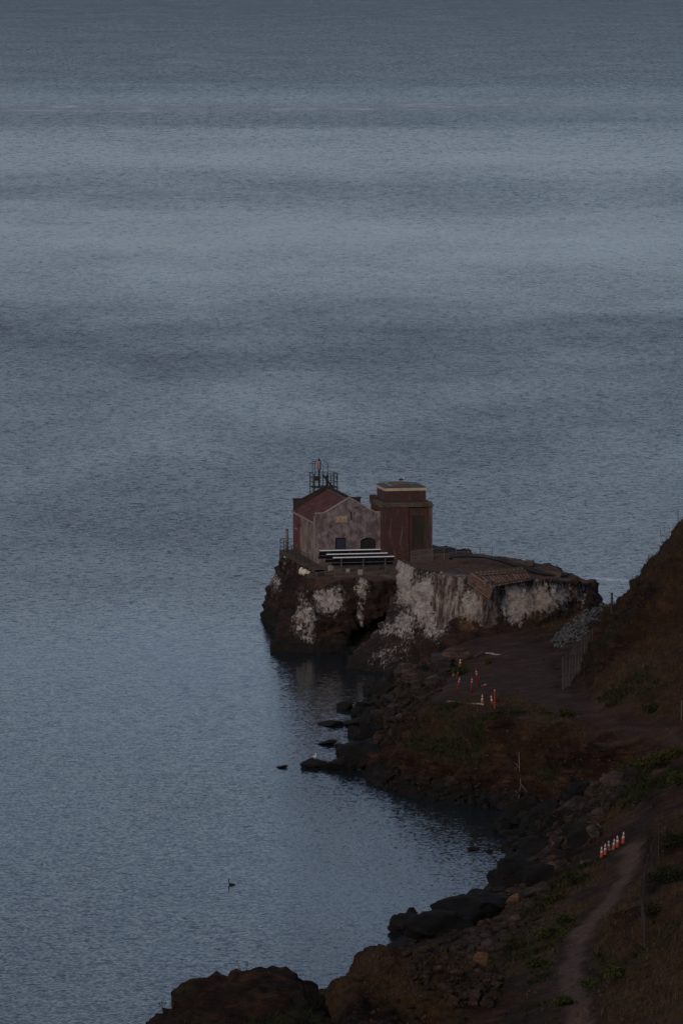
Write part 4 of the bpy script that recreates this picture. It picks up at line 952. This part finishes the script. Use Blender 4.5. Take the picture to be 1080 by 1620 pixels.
def boulder(pos, size, label, group=None, mk='boulder', sink=0.2, flatz=0.85, name='boulder', rz=None):
    o = bpy.data.objects.new(name, random.choice(BM[mk])); col.objects.link(o)
    sx, sy, sz = size * random.uniform(0.85, 1.25), size * random.uniform(0.8, 1.15), size * flatz * random.uniform(0.8, 1.15)
    o.scale = (sx, sy, sz); o.rotation_euler = (random.uniform(-.4, .4), random.uniform(-.4, .4), random.uniform(0, 6.28) if rz is None else rz)
    o.location = pos - Vector((0, 0, sz * sink)) + Vector((0, 0, sz * 0.45)); return tag(o, label, 'boulder', group)
def inpoly(x, y, poly):
    c = False; j = len(poly) - 1
    for i in range(len(poly)):
        (xi, yi), (xj, yj) = poly[i], poly[j]
        if (yi > y) != (yj > y) and x < (xj - xi) * (y - yi) / (yj - yi) + xi: c = not c
        j = i
    return c
def field(poly, n, smin, smax, label, group, mk='boulder', mind=0.8):
    xs = [p[0] for p in poly]; ys = [p[1] for p in poly]; got = []; obs = []; tries = 0
    while len(got) < n and tries < n * 60:
        tries += 1; px, py = random.uniform(min(xs), max(xs)), random.uniform(min(ys), max(ys))
        if not inpoly(px, py, poly): continue
        p, nrm = hit(px, py); s = smin + (smax - smin) * random.random() ** 2.2
        if any((p - q).length < (s + t) * mind for q, t in got): continue
        o = boulder(p, s, label, group, mk); got.append((p, s)); obs.append(o)
    # the ones that stand out get a label of their own
    free = list(obs)
    for word, fn in (('largest', lambda o: -o.scale.x * o.scale.z), ('leftmost', lambda o: o.location.x / o.location.y), ('rightmost', lambda o: -o.location.x / o.location.y), ('uppermost', lambda o: -o.location.y),
                     ('lowest', lambda o: o.location.y), ('second largest', lambda o: -o.scale.x * o.scale.z), ('third largest', lambda o: -o.scale.x * o.scale.z), ('second leftmost', lambda o: o.location.x / o.location.y), ('second rightmost', lambda o: -o.location.x / o.location.y)):
        o = min(free, key=fn); free.remove(o); o['label'] = word + ' ' + label
field([(690, 1035), (715, 1050), (700, 1085), (665, 1105), (640, 1135), (600, 1175), (575, 1165), (575, 1125), (610, 1085), (660, 1055)], 60, 0.4, 1.35,
      'dark grey brown boulder in the heap between yard and water', 'boulders heaped below the dirt yard')
field([(590, 1090), (640, 1060), (610, 1130), (590, 1200), (560, 1215), (550, 1170), (570, 1120)], 24, 0.45, 1.2,
      'black wet boulder at the waterline of the yard heap', 'wet boulders along the waterline below the yard', 'blackrock')
def rock_at(px, py, w_px, h_px, label, mk='blackrock', dz=0.0, name='boulder', depth=1.0):
    """a boulder given by its seen width and height in the survey picture"""
    p, _ = hit(px, py); k = p.y / FOC
    o = bpy.data.objects.new(name, random.choice(BH[mk])); col.objects.link(o)
    w, h = w_px * k / 2 / 0.82, h_px * k / 2 / 0.78
    o.scale = (w, w * depth, h); o.rotation_euler = (0, random.uniform(-.15, .15), random.uniform(-.5, .5)); o.location = (p.x, p.y, p.z + h * 0.35 + dz)
    return tag(o, label, 'boulder')
for a in ((545, 1122, 26, 12, 'small flat rock awash beside the uppermost waterline boulders'), (523, 1147, 42, 7, 'long thin flat rock awash left of the boulder heap'), (565, 1146, 36, 15, 'low black rock joined to the long flat one'),
          (562, 1162, 16, 12, 'small black rock below the low black one'), (586, 1160, 26, 22, 'round black rock standing in the shallows by the heap'), (567, 1132, 20, 14, 'black knob of rock above the flat ones'),
          (516, 1177, 24, 8, 'flat black rock awash by itself in the shallows'), (538, 1181, 14, 5, 'tiny rock awash right of the flat black one'), (552, 1179, 12, 4, 'tiniest rock awash beside the shore'),
          (445, 1214, 15, 4, 'small lone rock barely above water farthest from shore'), (500, 1213, 36, 20, 'black rock with a gull standing on it'), (541, 1215, 42, 26, 'big domed black rock right of the gull'), (575, 1200, 60, 30, 'broad black rock joining the domed one to the cliff'),
          (597, 1185, 50, 24, 'long black ledge rock against the cliff foot'), (562, 1192, 50, 18, 'low dark ledge rock above the domed one'), (750, 1344, 16, 7, 'small black rock awash in the cove'), (774, 1347, 10, 6, 'smaller black rock awash near the cove shore')):
    rock_at(*a)
field([(800, 1290), (850, 1275), (900, 1262), (935, 1255), (900, 1290), (870, 1330), (835, 1350), (805, 1345), (795, 1310)], 55, 0.5, 1.3,
      'black wet boulder on the shore of the small cove', 'wet boulders round the cove', 'blackrock', 0.7)
field([(900, 1262), (940, 1238), (1000, 1232), (1000, 1250), (960, 1280), (945, 1320), (920, 1345), (870, 1400), (850, 1400), (880, 1340), (895, 1300)], 75, 0.35, 1.0,
      'brown boulder in the bank between cove and path', 'boulders in the bank above the cove')
field([(745, 1440), (800, 1395), (850, 1395), (870, 1420), (830, 1470), (800, 1520), (770, 1560), (735, 1570), (730, 1510)], 80, 0.3, 0.85,
      'brown boulder on the shore slope left of the winding path', 'boulders on the slope by the path')
field([(592, 1215), (640, 1235), (720, 1250), (800, 1262), (860, 1268), (840, 1285), (760, 1277), (680, 1268), (610, 1250)], 34, 0.35, 1.0,
      'dark ledge boulder at the foot of the low cliff', 'boulders at the foot of the low cliff', 'blackrock', 0.75)
field([(560, 1600), (640, 1570), (740, 1560), (760, 1600), (740, 1620), (580, 1620)], 14, 0.18, 0.45, 'small brown stone on the near slope at the bottom', 'stones at the bottom of the picture', 'boulder', 0.9)
for a in ((822, 1400, 76, 62, 'tall black boulder leaning over the cove water', 'blackrock'), (780, 1440, 70, 44, 'black boulder below the tall leaning one', 'blackrock'), (735, 1462, 110, 44, 'huge dark boulder with an orange lichen crest', 'blackrock'), (690, 1480, 80, 40, 'wide black boulder at the water edge', 'blackrock'),
          (641, 1474, 44, 30, 'jagged black boulder farthest out in the water', 'blackrock'), (652, 1456, 16, 26, 'pointed black rock sticking up beside the jagged one', 'blackrock'), (760, 1420, 40, 22, 'low black boulder at the far waterline', 'blackrock'), (855, 1405, 50, 40, 'dark boulder tucked behind the tall leaning one', 'blackrock'),
          (845, 1352, 56, 28, 'black boulder where the cove shore turns', 'blackrock'), (820, 1368, 54, 18, 'low black boulder at the cove mouth', 'blackrock'), (920, 1338, 44, 26, 'dark boulder just below the row of cones', 'blackrock')):
    rock_at(*a)
for a in ((725, 1446, 60, 24, 'orange lichen covered rock on the black boulders', 'lichenrock'), (809, 1432, 24, 22, 'small bright orange rock left of the green bush', 'lichenrock'), (850, 1415, 36, 24, 'tan angular rock beside the orange one', 'boulder'), (760, 1530, 24, 24, 'tan rounded rock low on the slope', 'lichenrock'),
          (905, 1285, 44, 30, 'largest tan brown boulder above the cove', 'boulder'), (915, 1325, 56, 26, 'long brown boulder leaning below the cones', 'boulder'), (975, 1245, 40, 26, 'grey boulder at the upper end of the bank', 'boulder'),
          (720, 1045, 34, 22, 'brown boulder at the yard corner by the spit', 'boulder'), (700, 1062, 40, 20, 'flat grey brown boulder below the yard corner', 'boulder'), (668, 1078, 50, 26, 'broad boulder topping the heap by the yard', 'boulder')):
    rock_at(*a)

# crushed stone heap: too many to count
def stones(name, label, cat, pts, smin, smax, m, seed, sub=1):
    rnd = random.Random(seed); bm0 = boulder_mesh(seed + 40, sub, 10); v0 = get_co(bm0); f0 = [tuple(p.vertices) for p in bm0.polygons]
    V = []; F = []; k = 0
    for p, s in pts:
        e = Matrix.Rotation(rnd.uniform(0, 6.28), 3, Vector((rnd.gauss(0, 1), rnd.gauss(0, 1), rnd.gauss(0, 1))).normalized())
        q = (v0 * np.array([s * rnd.uniform(.8, 1.3), s * rnd.uniform(.7, 1.1), s * rnd.uniform(.6, 1)])) @ np.array(e).T + np.array(p)
        V.append(q); F += [tuple(i + k for i in f) for f in f0]; k += len(v0)
    me = bpy.data.meshes.new(name); me.from_pydata(np.concatenate(V).tolist(), [], F); me.update()
    return tag(link(name, me, m), label, cat, kind='stuff')
hp = []
hA, hB = at_z(884, 1015, 5.6), at_z(962, 975, 6.2)
for _ in range(2300):
    t = random.random() ** 0.8; r = random.uniform(-1, 1); q = hA.lerp(hB, t); w = 0.5 + 0.9 * t
    x, y = q.x + random.uniform(-1.5, 1.3) * w, q.y + r * 5.5 * w
    hp.append((Vector((x, y, drop(x, y, BV) + 0.75 * w * (1 - r * r) * random.random() - 0.05)), 0.06 + 0.24 * random.random() ** 2.5))
stones('crushed_stone_heap', 'grey heap of crushed stone between the spit and the hill', 'stone heap', hp, .1, .3, M['greystone'], 3)
lp = []
for _ in range(4200):
    px, py = random.uniform(560, 1080), random.uniform(1030, 1620); p, n_ = hit(px, py)
    if p.z > 0.4: lp.append((p - Vector((0, 0, .02)), 0.03 + 0.17 * random.random() ** 4))
stones('loose_stones', 'loose brown stones strewn over the shore', 'stones', lp, .05, .2, wear('loose_stone', (0.016, 0.010, 0.0075), (0.062, 0.040, 0.029), 1.5, bmp=0), 9)

rb = []
RP = [[(690, 1035), (715, 1050), (700, 1090), (640, 1140), (600, 1190), (570, 1200), (570, 1125), (610, 1085), (660, 1055)], [(795, 1290), (850, 1275), (940, 1238), (1005, 1232), (960, 1290), (945, 1330), (860, 1410), (800, 1370)],
      [(640, 1480), (745, 1430), (800, 1390), (870, 1400), (850, 1460), (810, 1520), (780, 1590), (720, 1600), (640, 1540)], [(600, 1200), (640, 1225), (760, 1245), (850, 1262), (840, 1290), (700, 1270), (590, 1245)]]
for poly, n in zip(RP, (420, 620, 520, 200)):
    xs = [q[0] for q in poly]; ys = [q[1] for q in poly]; k = 0
    while k < n:
        px, py = random.uniform(min(xs), max(xs)), random.uniform(min(ys), max(ys))
        if not inpoly(px, py, poly): continue
        k += 1; p, n_ = hit(px, py); rb.append((p + Vector((0, 0, .05)), 0.12 + 0.42 * random.random() ** 2.2))
stones('rubble', 'angular brown rubble wedged between the shore boulders', 'rubble', rb, .1, .5, rock_mat('rubble_rock', (0.010, 0.0065, 0.005), (0.085, 0.048, 0.031), (0.19, 0.10, 0.045), False), 21, 2)

# ------------------------------------------------------------------ grass and shrubs
def grass_mat(name, a, b):
    m, nt, bs = newmat(name); n = noise(nt, geopos(nt), 0.9, 5, 0.7)
    nt.links.new(ramp(nt, n.outputs['Fac'], [(0.35, a), (0.65, b)]).outputs[0], bs.inputs['Base Color']); bs.inputs['Roughness'].default_value = 0.9
    bs.inputs['Specular IOR Level'].default_value = 0.15; return m
M['dry'] = grass_mat('dry_grass', (0.022, 0.0145, 0.007), (0.10, 0.064, 0.03))
M['scrub'] = grass_mat('green_scrub', (0.008, 0.009, 0.004), (0.032, 0.033, 0.011))
M['leaf'] = grass_mat('shrub_leaf', (0.014, 0.016, 0.005), (0.062, 0.06, 0.017))
M['twig'] = wear('shrub_twig', (0.04, 0.028, 0.02), (0.08, 0.055, 0.04), 5, bmp=0)
terr = [o for o in LAND if o.name == 'shore_terrain'][0].data
tc = np.empty(len(terr.polygons) * 3); terr.polygons.foreach_get('center', tc); tc = tc.reshape(-1, 3)
tq = np.array([p.vertices[:3] for p in terr.polygons])
def fattr(n):
    t = np.empty(len(terr.vertices), dtype=np.float32); terr.attributes[n].data.foreach_get('value', t); return t[tq].mean(1)
fg, fgr, fcl = fattr('grass'), fattr('green'), fattr('cliff')
inview = (np.abs(tc[:, 0]) < tc[:, 1] * 0.062 + 3) & (tc[:, 2] > 1.5) & (tc[:, 1] > 318)
rs = np.random.RandomState(5)
def blades(name, label, cat, weight, n, hmin, hmax, w, m, lean=0.35):
    wgt = weight * inview; wgt = wgt / wgt.sum(); ids = rs.choice(len(tc), n, p=wgt)
    base = tc[ids] + np.stack([rs.uniform(-.3, .3, n), rs.uniform(-.3, .3, n), np.full(n, -0.06)], 1)
    clump = 0.45 + 0.9 * np.clip(fbm(base, 0.8, 3, 77) + 0.45, 0, 1)
    h = rs.uniform(hmin, hmax, n) * clump; an = rs.uniform(0, 6.28, n)
    side = np.stack([np.cos(an), np.sin(an), np.zeros(n)], 1) * (w * rs.uniform(.6, 1.4, n))[:, None]
    ln = np.stack([rs.normal(0, lean, n), rs.normal(0, lean, n), np.ones(n)], 1) * h[:, None]
    mid = base + ln * 0.55; tip = base + ln * np.array([1.35, 1.35, 0.98])
    V = np.stack([base - side, base + side, mid + side * 0.7, mid - side * 0.7, tip], 1).reshape(-1, 3)
    k = (np.arange(n) * 5)[:, None]; F = (k + np.array([[0, 1, 2, 3]])).tolist() + (k + np.array([[3, 2, 4]])).tolist()
    me = bpy.data.meshes.new(name); me.from_pydata(V.tolist(), [], F); me.update()
    return tag(link(name, me, m), label, cat, kind='stuff')
blades('dry_grass', 'dry brown grass covering the slopes and mounds', 'grass', fg ** 1.5 * (1 - 0.5 * fcl) + 0.002, 62000, 0.15, 0.5, 0.022, M['dry'])
blades('green_scrub', 'low dark green ground cover in patches on the slopes', 'ground cover', fgr ** 2 * (1 - 0.4 * fcl) + 0.0005, 42000, 0.12, 0.45, 0.04, M['scrub'], 0.6)

def shrub(px, py, rx, rz, label, n=700, m='leaf', group='green shrubs on the shore', name='shrub', leaf=0.085):
    p, _ = hit(px, py); rnd = random.Random(px * 7 + py)
    t = thing(name, label, 'shrub', p - Vector((0, 0, 0.1)), 0, group)
    st = MB(); lf = MB(); tips = []
    for k in range(max(7, int(9 * rx))):
        a = rnd.uniform(0, 6.28); r = rnd.uniform(0.2, 1.0) * rx; e = Vector((math.cos(a) * r, math.sin(a) * r * 0.8, rz * rnd.uniform(0.5, 1.05) * (1 - 0.4 * (r / rx) ** 2)))
        m1 = Vector((e.x * 0.35, e.y * 0.35, e.z * 0.55)); st.tube([(0, 0, 0), m1, e], 0.03, 4, 0.008, False); tips += [m1.lerp(e, f) for f in (0.35, 0.7, 1.0)]
    for k in range(n):
        c = rnd.choice(tips) + Vector((rnd.gauss(0, .16 * rx + .04), rnd.gauss(0, .16 * rx + .04), rnd.gauss(0, .12 * rz + .03)))
        if c.z < 0.03: c.z = 0.03 + rnd.random() * 0.1
        s = leaf * rnd.uniform(0.6, 1.4); a = Vector((rnd.gauss(0, 1), rnd.gauss(0, 1), rnd.gauss(0, 0.8))).normalized(); b = a.orthogonal().normalized()
        lf.add([c - a * s, c + b * s * 0.45, c + a * s, c - b * s * 0.45], [(0, 1, 2, 3)])
    st.build('stem', M['twig'], t); lf.build('foliage', M[m], t); return t
for a in ((728, 1068, 0.8, 1.1, 'bright green shrub around the faded cones at the yard corner', 900), (770, 1050, 0.45, 0.5, 'small green shrub on the dirt yard', 300), (893, 1133, 0.7, 0.6, 'shrub on the cliff edge below the fence end', 500),
          (1030, 1125, 0.9, 0.7, 'dark shrub at the foot of the right hill', 700), (1060, 1205, 1.6, 1.1, 'large green shrub at the right edge below the road', 1600), (1020, 1215, 1.2, 0.9, 'green shrub left of the large one under the road', 1100), (990, 1222, 0.9, 0.7, 'green shrub nearest the grey boulders', 700),
          (1075, 1240, 1.2, 0.9, 'green shrub low on the right edge of the picture', 1000), (868, 1490, 1.3, 1.1, 'bright green shrub left of the winding path', 1700), (850, 1530, 0.9, 0.7, 'smaller green shrub below the bright one', 800), (895, 1460, 0.9, 0.7, 'olive shrub between the bright shrub and the path', 800),
          (920, 1395, 0.9, 0.7, 'dull shrub beside the path below the cones', 800), (895, 1590, 0.7, 0.6, 'yellow green shrub on the path edge at the bottom', 700), (1055, 1395, 1.3, 1.1, 'dark shrub on the right bank of the path', 1300), (1070, 1340, 1.4, 1.2, 'dark shrub high on the right bank', 1300), (1035, 1450, 1.0, 0.9, 'dark shrub by the foreground fence posts', 900),
          (940, 1560, 0.8, 0.5, 'low shrub right of the path near the bottom', 600), (970, 1545, 0.8, 0.6, 'low shrub in the hollow below the near hillside', 600), (880, 1425, 0.7, 0.5, 'brownish shrub above the orange rock', 500), (785, 1112, 0.35, 0.4, 'small weed tuft by the red posts', 200)):
    px, py, rx, rz, lab, n = a
    dark = 'dark' in lab or 'dull' in lab
    shrub(px, py, rx, rz, lab, int(n * 1.4), 'scrub' if dark else 'leaf')
def stalks(px, py, n, h, label):
    p, _ = hit(px, py); rnd = random.Random(px); t = thing('dry_stalks', label, 'plant', p - Vector((0, 0, .1)))
    for k in range(n):
        a = rnd.uniform(0, 6.28); l = h * rnd.uniform(.6, 1.05); b = Vector((math.cos(a) * .35, math.sin(a) * .35, 0)); e = b + Vector((rnd.gauss(0, .12) * h, rnd.gauss(0, .12) * h, l))
        s_ = MB().tube([b * .5, b.lerp(e, .5), e], 0.016, 4, 0.007).build('stalk', M['dry'], t)
        hd = MB()
        for _ in range(10):
            c = e - Vector((0, 0, rnd.uniform(0, .3) * l)) + Vector((rnd.gauss(0, .04), rnd.gauss(0, .04), 0)); hd.add([c, c + Vector((.04, 0, .03)), c + Vector((.01, .02, .08))], [(0, 1, 2)])
        hd.build('seed_head', M['dry'], s_)
stalks(1050, 862, 4, 2.0, 'tall dry stalks on the skyline of the right hill')
stalks(1076, 826, 4, 1.6, 'dry stalks at the top of the right hill')
stalks(262, 1606, 6, 1.1, 'dry stalks at the left end of the near mound')
stalks(385, 1532, 4, 0.6, 'short dry stalks on the crest of the near mound')

# ------------------------------------------------------------------ cones, delineators, fences
def cone(px, py, h, label, body='orange', tilt=(0, 0), group='traffic cones in a row on the path', sink=0.02):
    p, _ = hit(px, py); t = thing('traffic_cone', label, 'cone', p - Vector((0, 0, sink)), random.uniform(0, 1.5), group); t.rotation_euler.x = tilt[0]; t.rotation_euler.y = tilt[1]
    k = h / 0.9
    MB().box(-.2 * k, .2 * k, -.2 * k, .2 * k, 0, .05 * k).build('base', M['rubber' if body == 'orange' else 'oldorange'], t, bevel=0.012)
    MB().lathe([(.155 * k, .05 * k), (.135 * k, .12 * k), (.03 * k, .9 * k), (.02 * k, .905 * k)], 14).build('cone_body', M[body], t, True)
    for z0, z1 in ((.40, .57), (.65, .82)):
        r = lambda z: .135 * k + (.03 - .135) * k * (z - .12) / .78 + 0.006
        MB().lathe([(r(z0), z0 * k), (r(z1), z1 * k)], 14).build('white_band', M['band'], t, True)
    return t
for px, py, h, body, lab in ((951, 1358, .92, 'orange', 'nearest bright orange cone of the row on the path'), (956.5, 1353, .9, 'orange', 'second nearest orange cone, close behind the first'), (962.5, 1346, .8, 'oldorange', 'faded third cone half hidden in grass'),
                             (969.5, 1344, .85, 'oldorange', 'faded fourth cone with a pale top'), (976, 1341, .95, 'orange', 'fifth cone of the row, wide bright orange base'), (984.5, 1335, .95, 'orange', 'farthest orange cone at the end of the row')):
    cone(px, py, h, lab, body, (random.uniform(-.07, .07), random.uniform(-.09, .09)))
cone(727.5, 1056, .85, 'orange cone standing behind the green shrub', 'orange', group='cones and posts on the dirt yard')
cone(717, 1069, .75, 'faded brown cone in the left of the green shrub', 'oldorange', (0.1, -0.1), 'cones and posts on the dirt yard')
cone(723, 1070, .6, 'faded cone with a pale top in the middle of the shrub', 'oldorange', (0, 0.15), 'cones and posts on the dirt yard')
cone(762.5, 1115, .95, 'old brown cone with a white top beside the pale log', 'oldorange', (0, -0.05), 'cones and posts on the dirt yard')
cone(779, 1115, .92, 'bright orange cone leaning left beside the red stake', 'orange', (0, -0.3), 'cones and posts on the dirt yard')
def delineator(px, py, h, label, ax=(0, 0)):
    p, _ = hit(px, py); t = thing('delineator_post', label, 'road post', p, 0, 'cones and posts on the dirt yard'); t.rotation_euler = (ax[0], ax[1], 0)
    MB().lathe([(.2, 0), (.2, .05), (.1, .08)], 8).build('base', M['rubber'], t)
    MB().lathe([(.085, .06), (.06, h * .9), (.035, h), (.02, h + .03)], 10).build('post', M['redpost'], t, True)
    for z in (.70, .86): MB().lathe([(.085 - .025 * z + .008, z * h), (.085 - .025 * z + .006, (z + .07) * h)], 10).build('white_band', M['band'], t, True)
    MB().lathe([(.035, h), (.05, h + .05), (.035, h + .1)], 8).build('handle', M['redpost'], t)
delineator(722, 1094, 1.25, 'red delineator post leaning right near the shrub', (0, 0.22))
delineator(745.5, 1095, 1.25, 'red delineator post standing upright on pale feet', (0, 0.02))
delineator(756.5, 1083, 1.3, 'red delineator post leaning left above the fallen one', (0, -0.17))
delineator(758, 1087, 0.7, 'fallen delineator with its black base turned up', (-0.5, 1.25))
p, _ = hit(782, 1121); t = thing('red_stake', 'thin red stake standing beside the leaning orange cone', 'stake', p)
MB().tube([(0, 0, -.3), (0, 0, 1.5)], 0.055, 6).build('shaft', M['redpost'], t); MB().lathe([(.056, 1.5), (.05, 1.56), (.01, 1.6)], 6).build('tip', M['band'], t)
a_, b_ = hit(708, 1113)[0], hit(764, 1117)[0]
lg = [a_.lerp(b_, f) + Vector((0, 0, 0.10 + 0.05 * math.sin(f * 9))) for f in np.linspace(0, 1, 9)]
tag(MB().tube(lg, 0.15, 9, 0.07).build('driftwood_log', M['drift'], smooth=True), 'pale bleached log lying along the yard edge', 'log')
lumpbox('board', 'pale board lying on the yard near the spit', 'board', 775, 1034, 0.9, 0.35, 0.1, 0.2, M['paleboard'], 'boards on the yard', 0.02)
lumpbox('board', 'narrow pale board right of the other on the yard', 'board', 785, 1036, 1.0, 0.16, 0.1, -0.15, M['paleboard'], 'boards on the yard', 0.02)
lumpbox('board', 'dark plank lying upper left on the yard', 'board', 757, 1036, 0.3, 2.4, 0.12, -0.35, M['wood'], 'boards on the yard', 0.02)
lumpbox('concrete_block', 'dark squared concrete block at the yard corner', 'block', 700, 1050, 2.0, 1.5, 1.4, 0.1, M['darkpar'], None, 0.5)
lumpbox('kerb_timber', 'long timber edging the path below the cones', 'timber', 935, 1364, 2.2, 0.25, 0.22, 0.75, M['wood'], None, 0.05)

def fence(label, pts, h, m, wire=True, name='chain_link_fence', spacing=0.22, rp=0.034, topmat=None):
    t = thing(name, label, 'fence', pts[0]); o = t.location; L = [p - o for p in pts]
    for k, p in enumerate(L):
        s_ = 1.35 if k in (0, len(L) - 1) else 1.0
        MB().tube([p - Vector((0, 0, .5)), p + Vector((0, 0, h + random.uniform(-.06, .1)))], rp * s_, 6).build('post', m, t)
    for z in (0.08, h - 0.05): MB().tube([p + Vector((0, 0, z)) for p in L], 0.016, 4).build('rail', m, t)
    if wire:
        w = MB()
        for a, b in zip(L[:-1], L[1:]):
            n = max(2, int((b - a).length / spacing))
            for k in range(n):
                f = k / n
                for sg in (1, -1):
                    g = f + sg * h / (b - a).length; e = min(1, max(0, g)); hh = abs(e - f) * (b - a).length
                    w.tube([a.lerp(b, f) + Vector((0, 0, .05)), a.lerp(b, e) + Vector((0, 0, min(h, hh)))], 0.0045, 3, cap=False)
                    w.tube([a.lerp(b, f) + Vector((0, 0, h - .03)), a.lerp(b, e) + Vector((0, 0, max(0.05, h - hh)))], 0.0045, 3, cap=False)
        tag(w.build('wire_mesh', m, t), kind='stuff')
    return t
P0 = hit(889.5, 1092)[0]; P1 = at_z(936, 1048, 5.7)
fp = []
for k in range(11):
    q = P0.lerp(P1, (k / 10) ** 0.92); fp.append(Vector((q.x, q.y, min(drop(q.x, q.y, BV), q.z + 0.25))))
fence('tall rusty chain-link fence between the dirt road and the hill', fp, 2.9, wear('rusty_fence_steel', (0.05, 0.038, 0.034), (0.11, 0.09, 0.085), 4, bmp=0))
fq = [hit(x, y)[0] for x, y in ((1019, 1502), (1014, 1476), (1018, 1440), (1022, 1410), (1030, 1385), (1041, 1362))]
fence('thin grey wire fence beside the winding path at right', fq, 2.2, M['steel'], True, spacing=0.4, rp=0.032)
p, _ = hit(967, 968); t = thing('navigation_stake', 'dark upright stake at the top of the crushed stone heap', 'post', p)
MB().tube([(0, 0, -.5), (0, 0, 1.75)], 0.10, 6).build('shaft', M['steel'], t); MB().box(-.13, .13, -.05, .05, 1.2, 1.3).build('crosspiece', M['steel'], t)
for px, py, h, lab in ((1077, 1140, 1.6, 'thin grey post at the right edge beside the upper road'), (1000, 860, 0.9, None)):
    if lab:
        p, _ = hit(px, py); t = thing('marker_post', lab, 'post', p); MB().tube([(0, 0, -.3), (0, 0, h)], 0.05, 6).build('shaft', M['galv'], t); MB().lathe([(.055, h - .01), (.05, h + .04), (.01, h + .07)], 6).build('cap', M['galv'], t)
# dead branches hanging in the cove
for px, py, Y, path, lab in ((824, 1235, 463, [(820, 1190), (821, 1215), (823, 1240), (832, 1252), (845, 1262), (859, 1268)], 'pale dead branch hanging over the dark cove'), (820, 1262, 462.5, [(823, 1243), (820, 1256), (821, 1278)], 'short bare branch dropping beside the pale one')):
    pts = []
    for x, y in path:
        q, _ = hit(x, y); d = (Vector((0, 0, CAM_H)) - q).normalized(); pts.append(q + d * 0.25)
    t = thing('dead_branch', lab, 'branch', pts[0]); o = t.location
    MB().tube([p - o for p in pts], 0.035, 5, 0.015).build('limb', M['bark'], t)
    for k in (1, 2, 3):
        if k < len(pts) - 1:
            b0 = pts[k] - o; MB().tube([b0, b0 + Vector((random.uniform(-.5, .3), .05, random.uniform(.2, .6)))], 0.025, 4, 0.008).build('twig', M['bark'], t)

# ------------------------------------------------------------------ birds
def bird(name, label, pos, rz, body, head, wing, s=1.0, neck=0.0, swim=False):
    t = thing(name, label, 'bird', pos, rz)
    b = MB(); b.ell((0, 0, .24 * s), (.26 * s, .11 * s, .12 * s), 12, 8, 0.15); b.add([(-.2 * s, -.06 * s, .24 * s), (-.2 * s, .06 * s, .24 * s), (-.46 * s, .03 * s, .2 * s), (-.46 * s, -.03 * s, .2 * s), (-.2 * s, 0, .18 * s)], [(0, 1, 2, 3), (0, 3, 4), (1, 4, 2), (2, 4, 3)])
    n0, n1 = Vector((.18 * s, 0, .27 * s)), Vector((.24 * s, 0, (.40 + neck) * s))
    b.tube([n0, n0.lerp(n1, .6) + Vector((.03 * s, 0, 0)), n1], .06 * s, 8, .045 * s); b.build('body', body, t, True)
    h = MB().ell((n1.x + .02 * s, 0, n1.z + .03 * s), (.075 * s, .055 * s, .058 * s)).build('head', head, t, True)
    MB().tube([(n1.x + .08 * s, 0, n1.z + .03 * s), (n1.x + .19 * s, 0, n1.z + .015 * s)], .02 * s, 6, .006 * s).build('beak', M['beak'], h)
    for sg in (-1, 1): MB().ell((-.06 * s, sg * .1 * s, .27 * s), (.3 * s, .03 * s, .09 * s), 10, 6, 0.12).build('wing', wing, t, True)
    if not swim:
        for sg in (-1, 1): MB().tube([(0, sg * .05 * s, .16 * s), (.01 * s, sg * .05 * s, 0), (.07 * s, sg * .05 * s, 0)], .013 * s, 5).build('leg', M['beak'], t)
    return t
p = st_world(9.75, 3.9, roofz(9.75)); bird('gull', 'dark backed gull with white head standing on the tower roof', p, 0.3, M['white'], M['white'], M['blackf'], 0.95)
q, _ = hit(499, 1208); zt = q.z
for o in col.objects:
    if o.get('label') == 'black rock with a gull standing on it': rk = o
bpy.context.view_layer.update()
hh = rk.ray_cast(rk.matrix_world.inverted() @ Vector((rk.location.x - .1, rk.location.y, 20)), (rk.matrix_world.inverted().to_3x3() @ Vector((0, 0, -1))).normalized())
zt = (rk.matrix_world @ hh[1]).z if hh[0] else 0.8
bird('gull', 'white gull standing upright on a black rock in the shallows', Vector((rk.location.x - .1, rk.location.y, zt - .01)), -1.2, M['white'], M['white'], M['band'], 0.95, 0.1)
p = at_z(366, 1400, 0); bird('cormorant', 'dark long necked cormorant swimming alone on open water', p - Vector((0, 0, .16)), 2.9, M['blackf'], M['blackf'], M['blackf'], 0.8, 0.3, True)
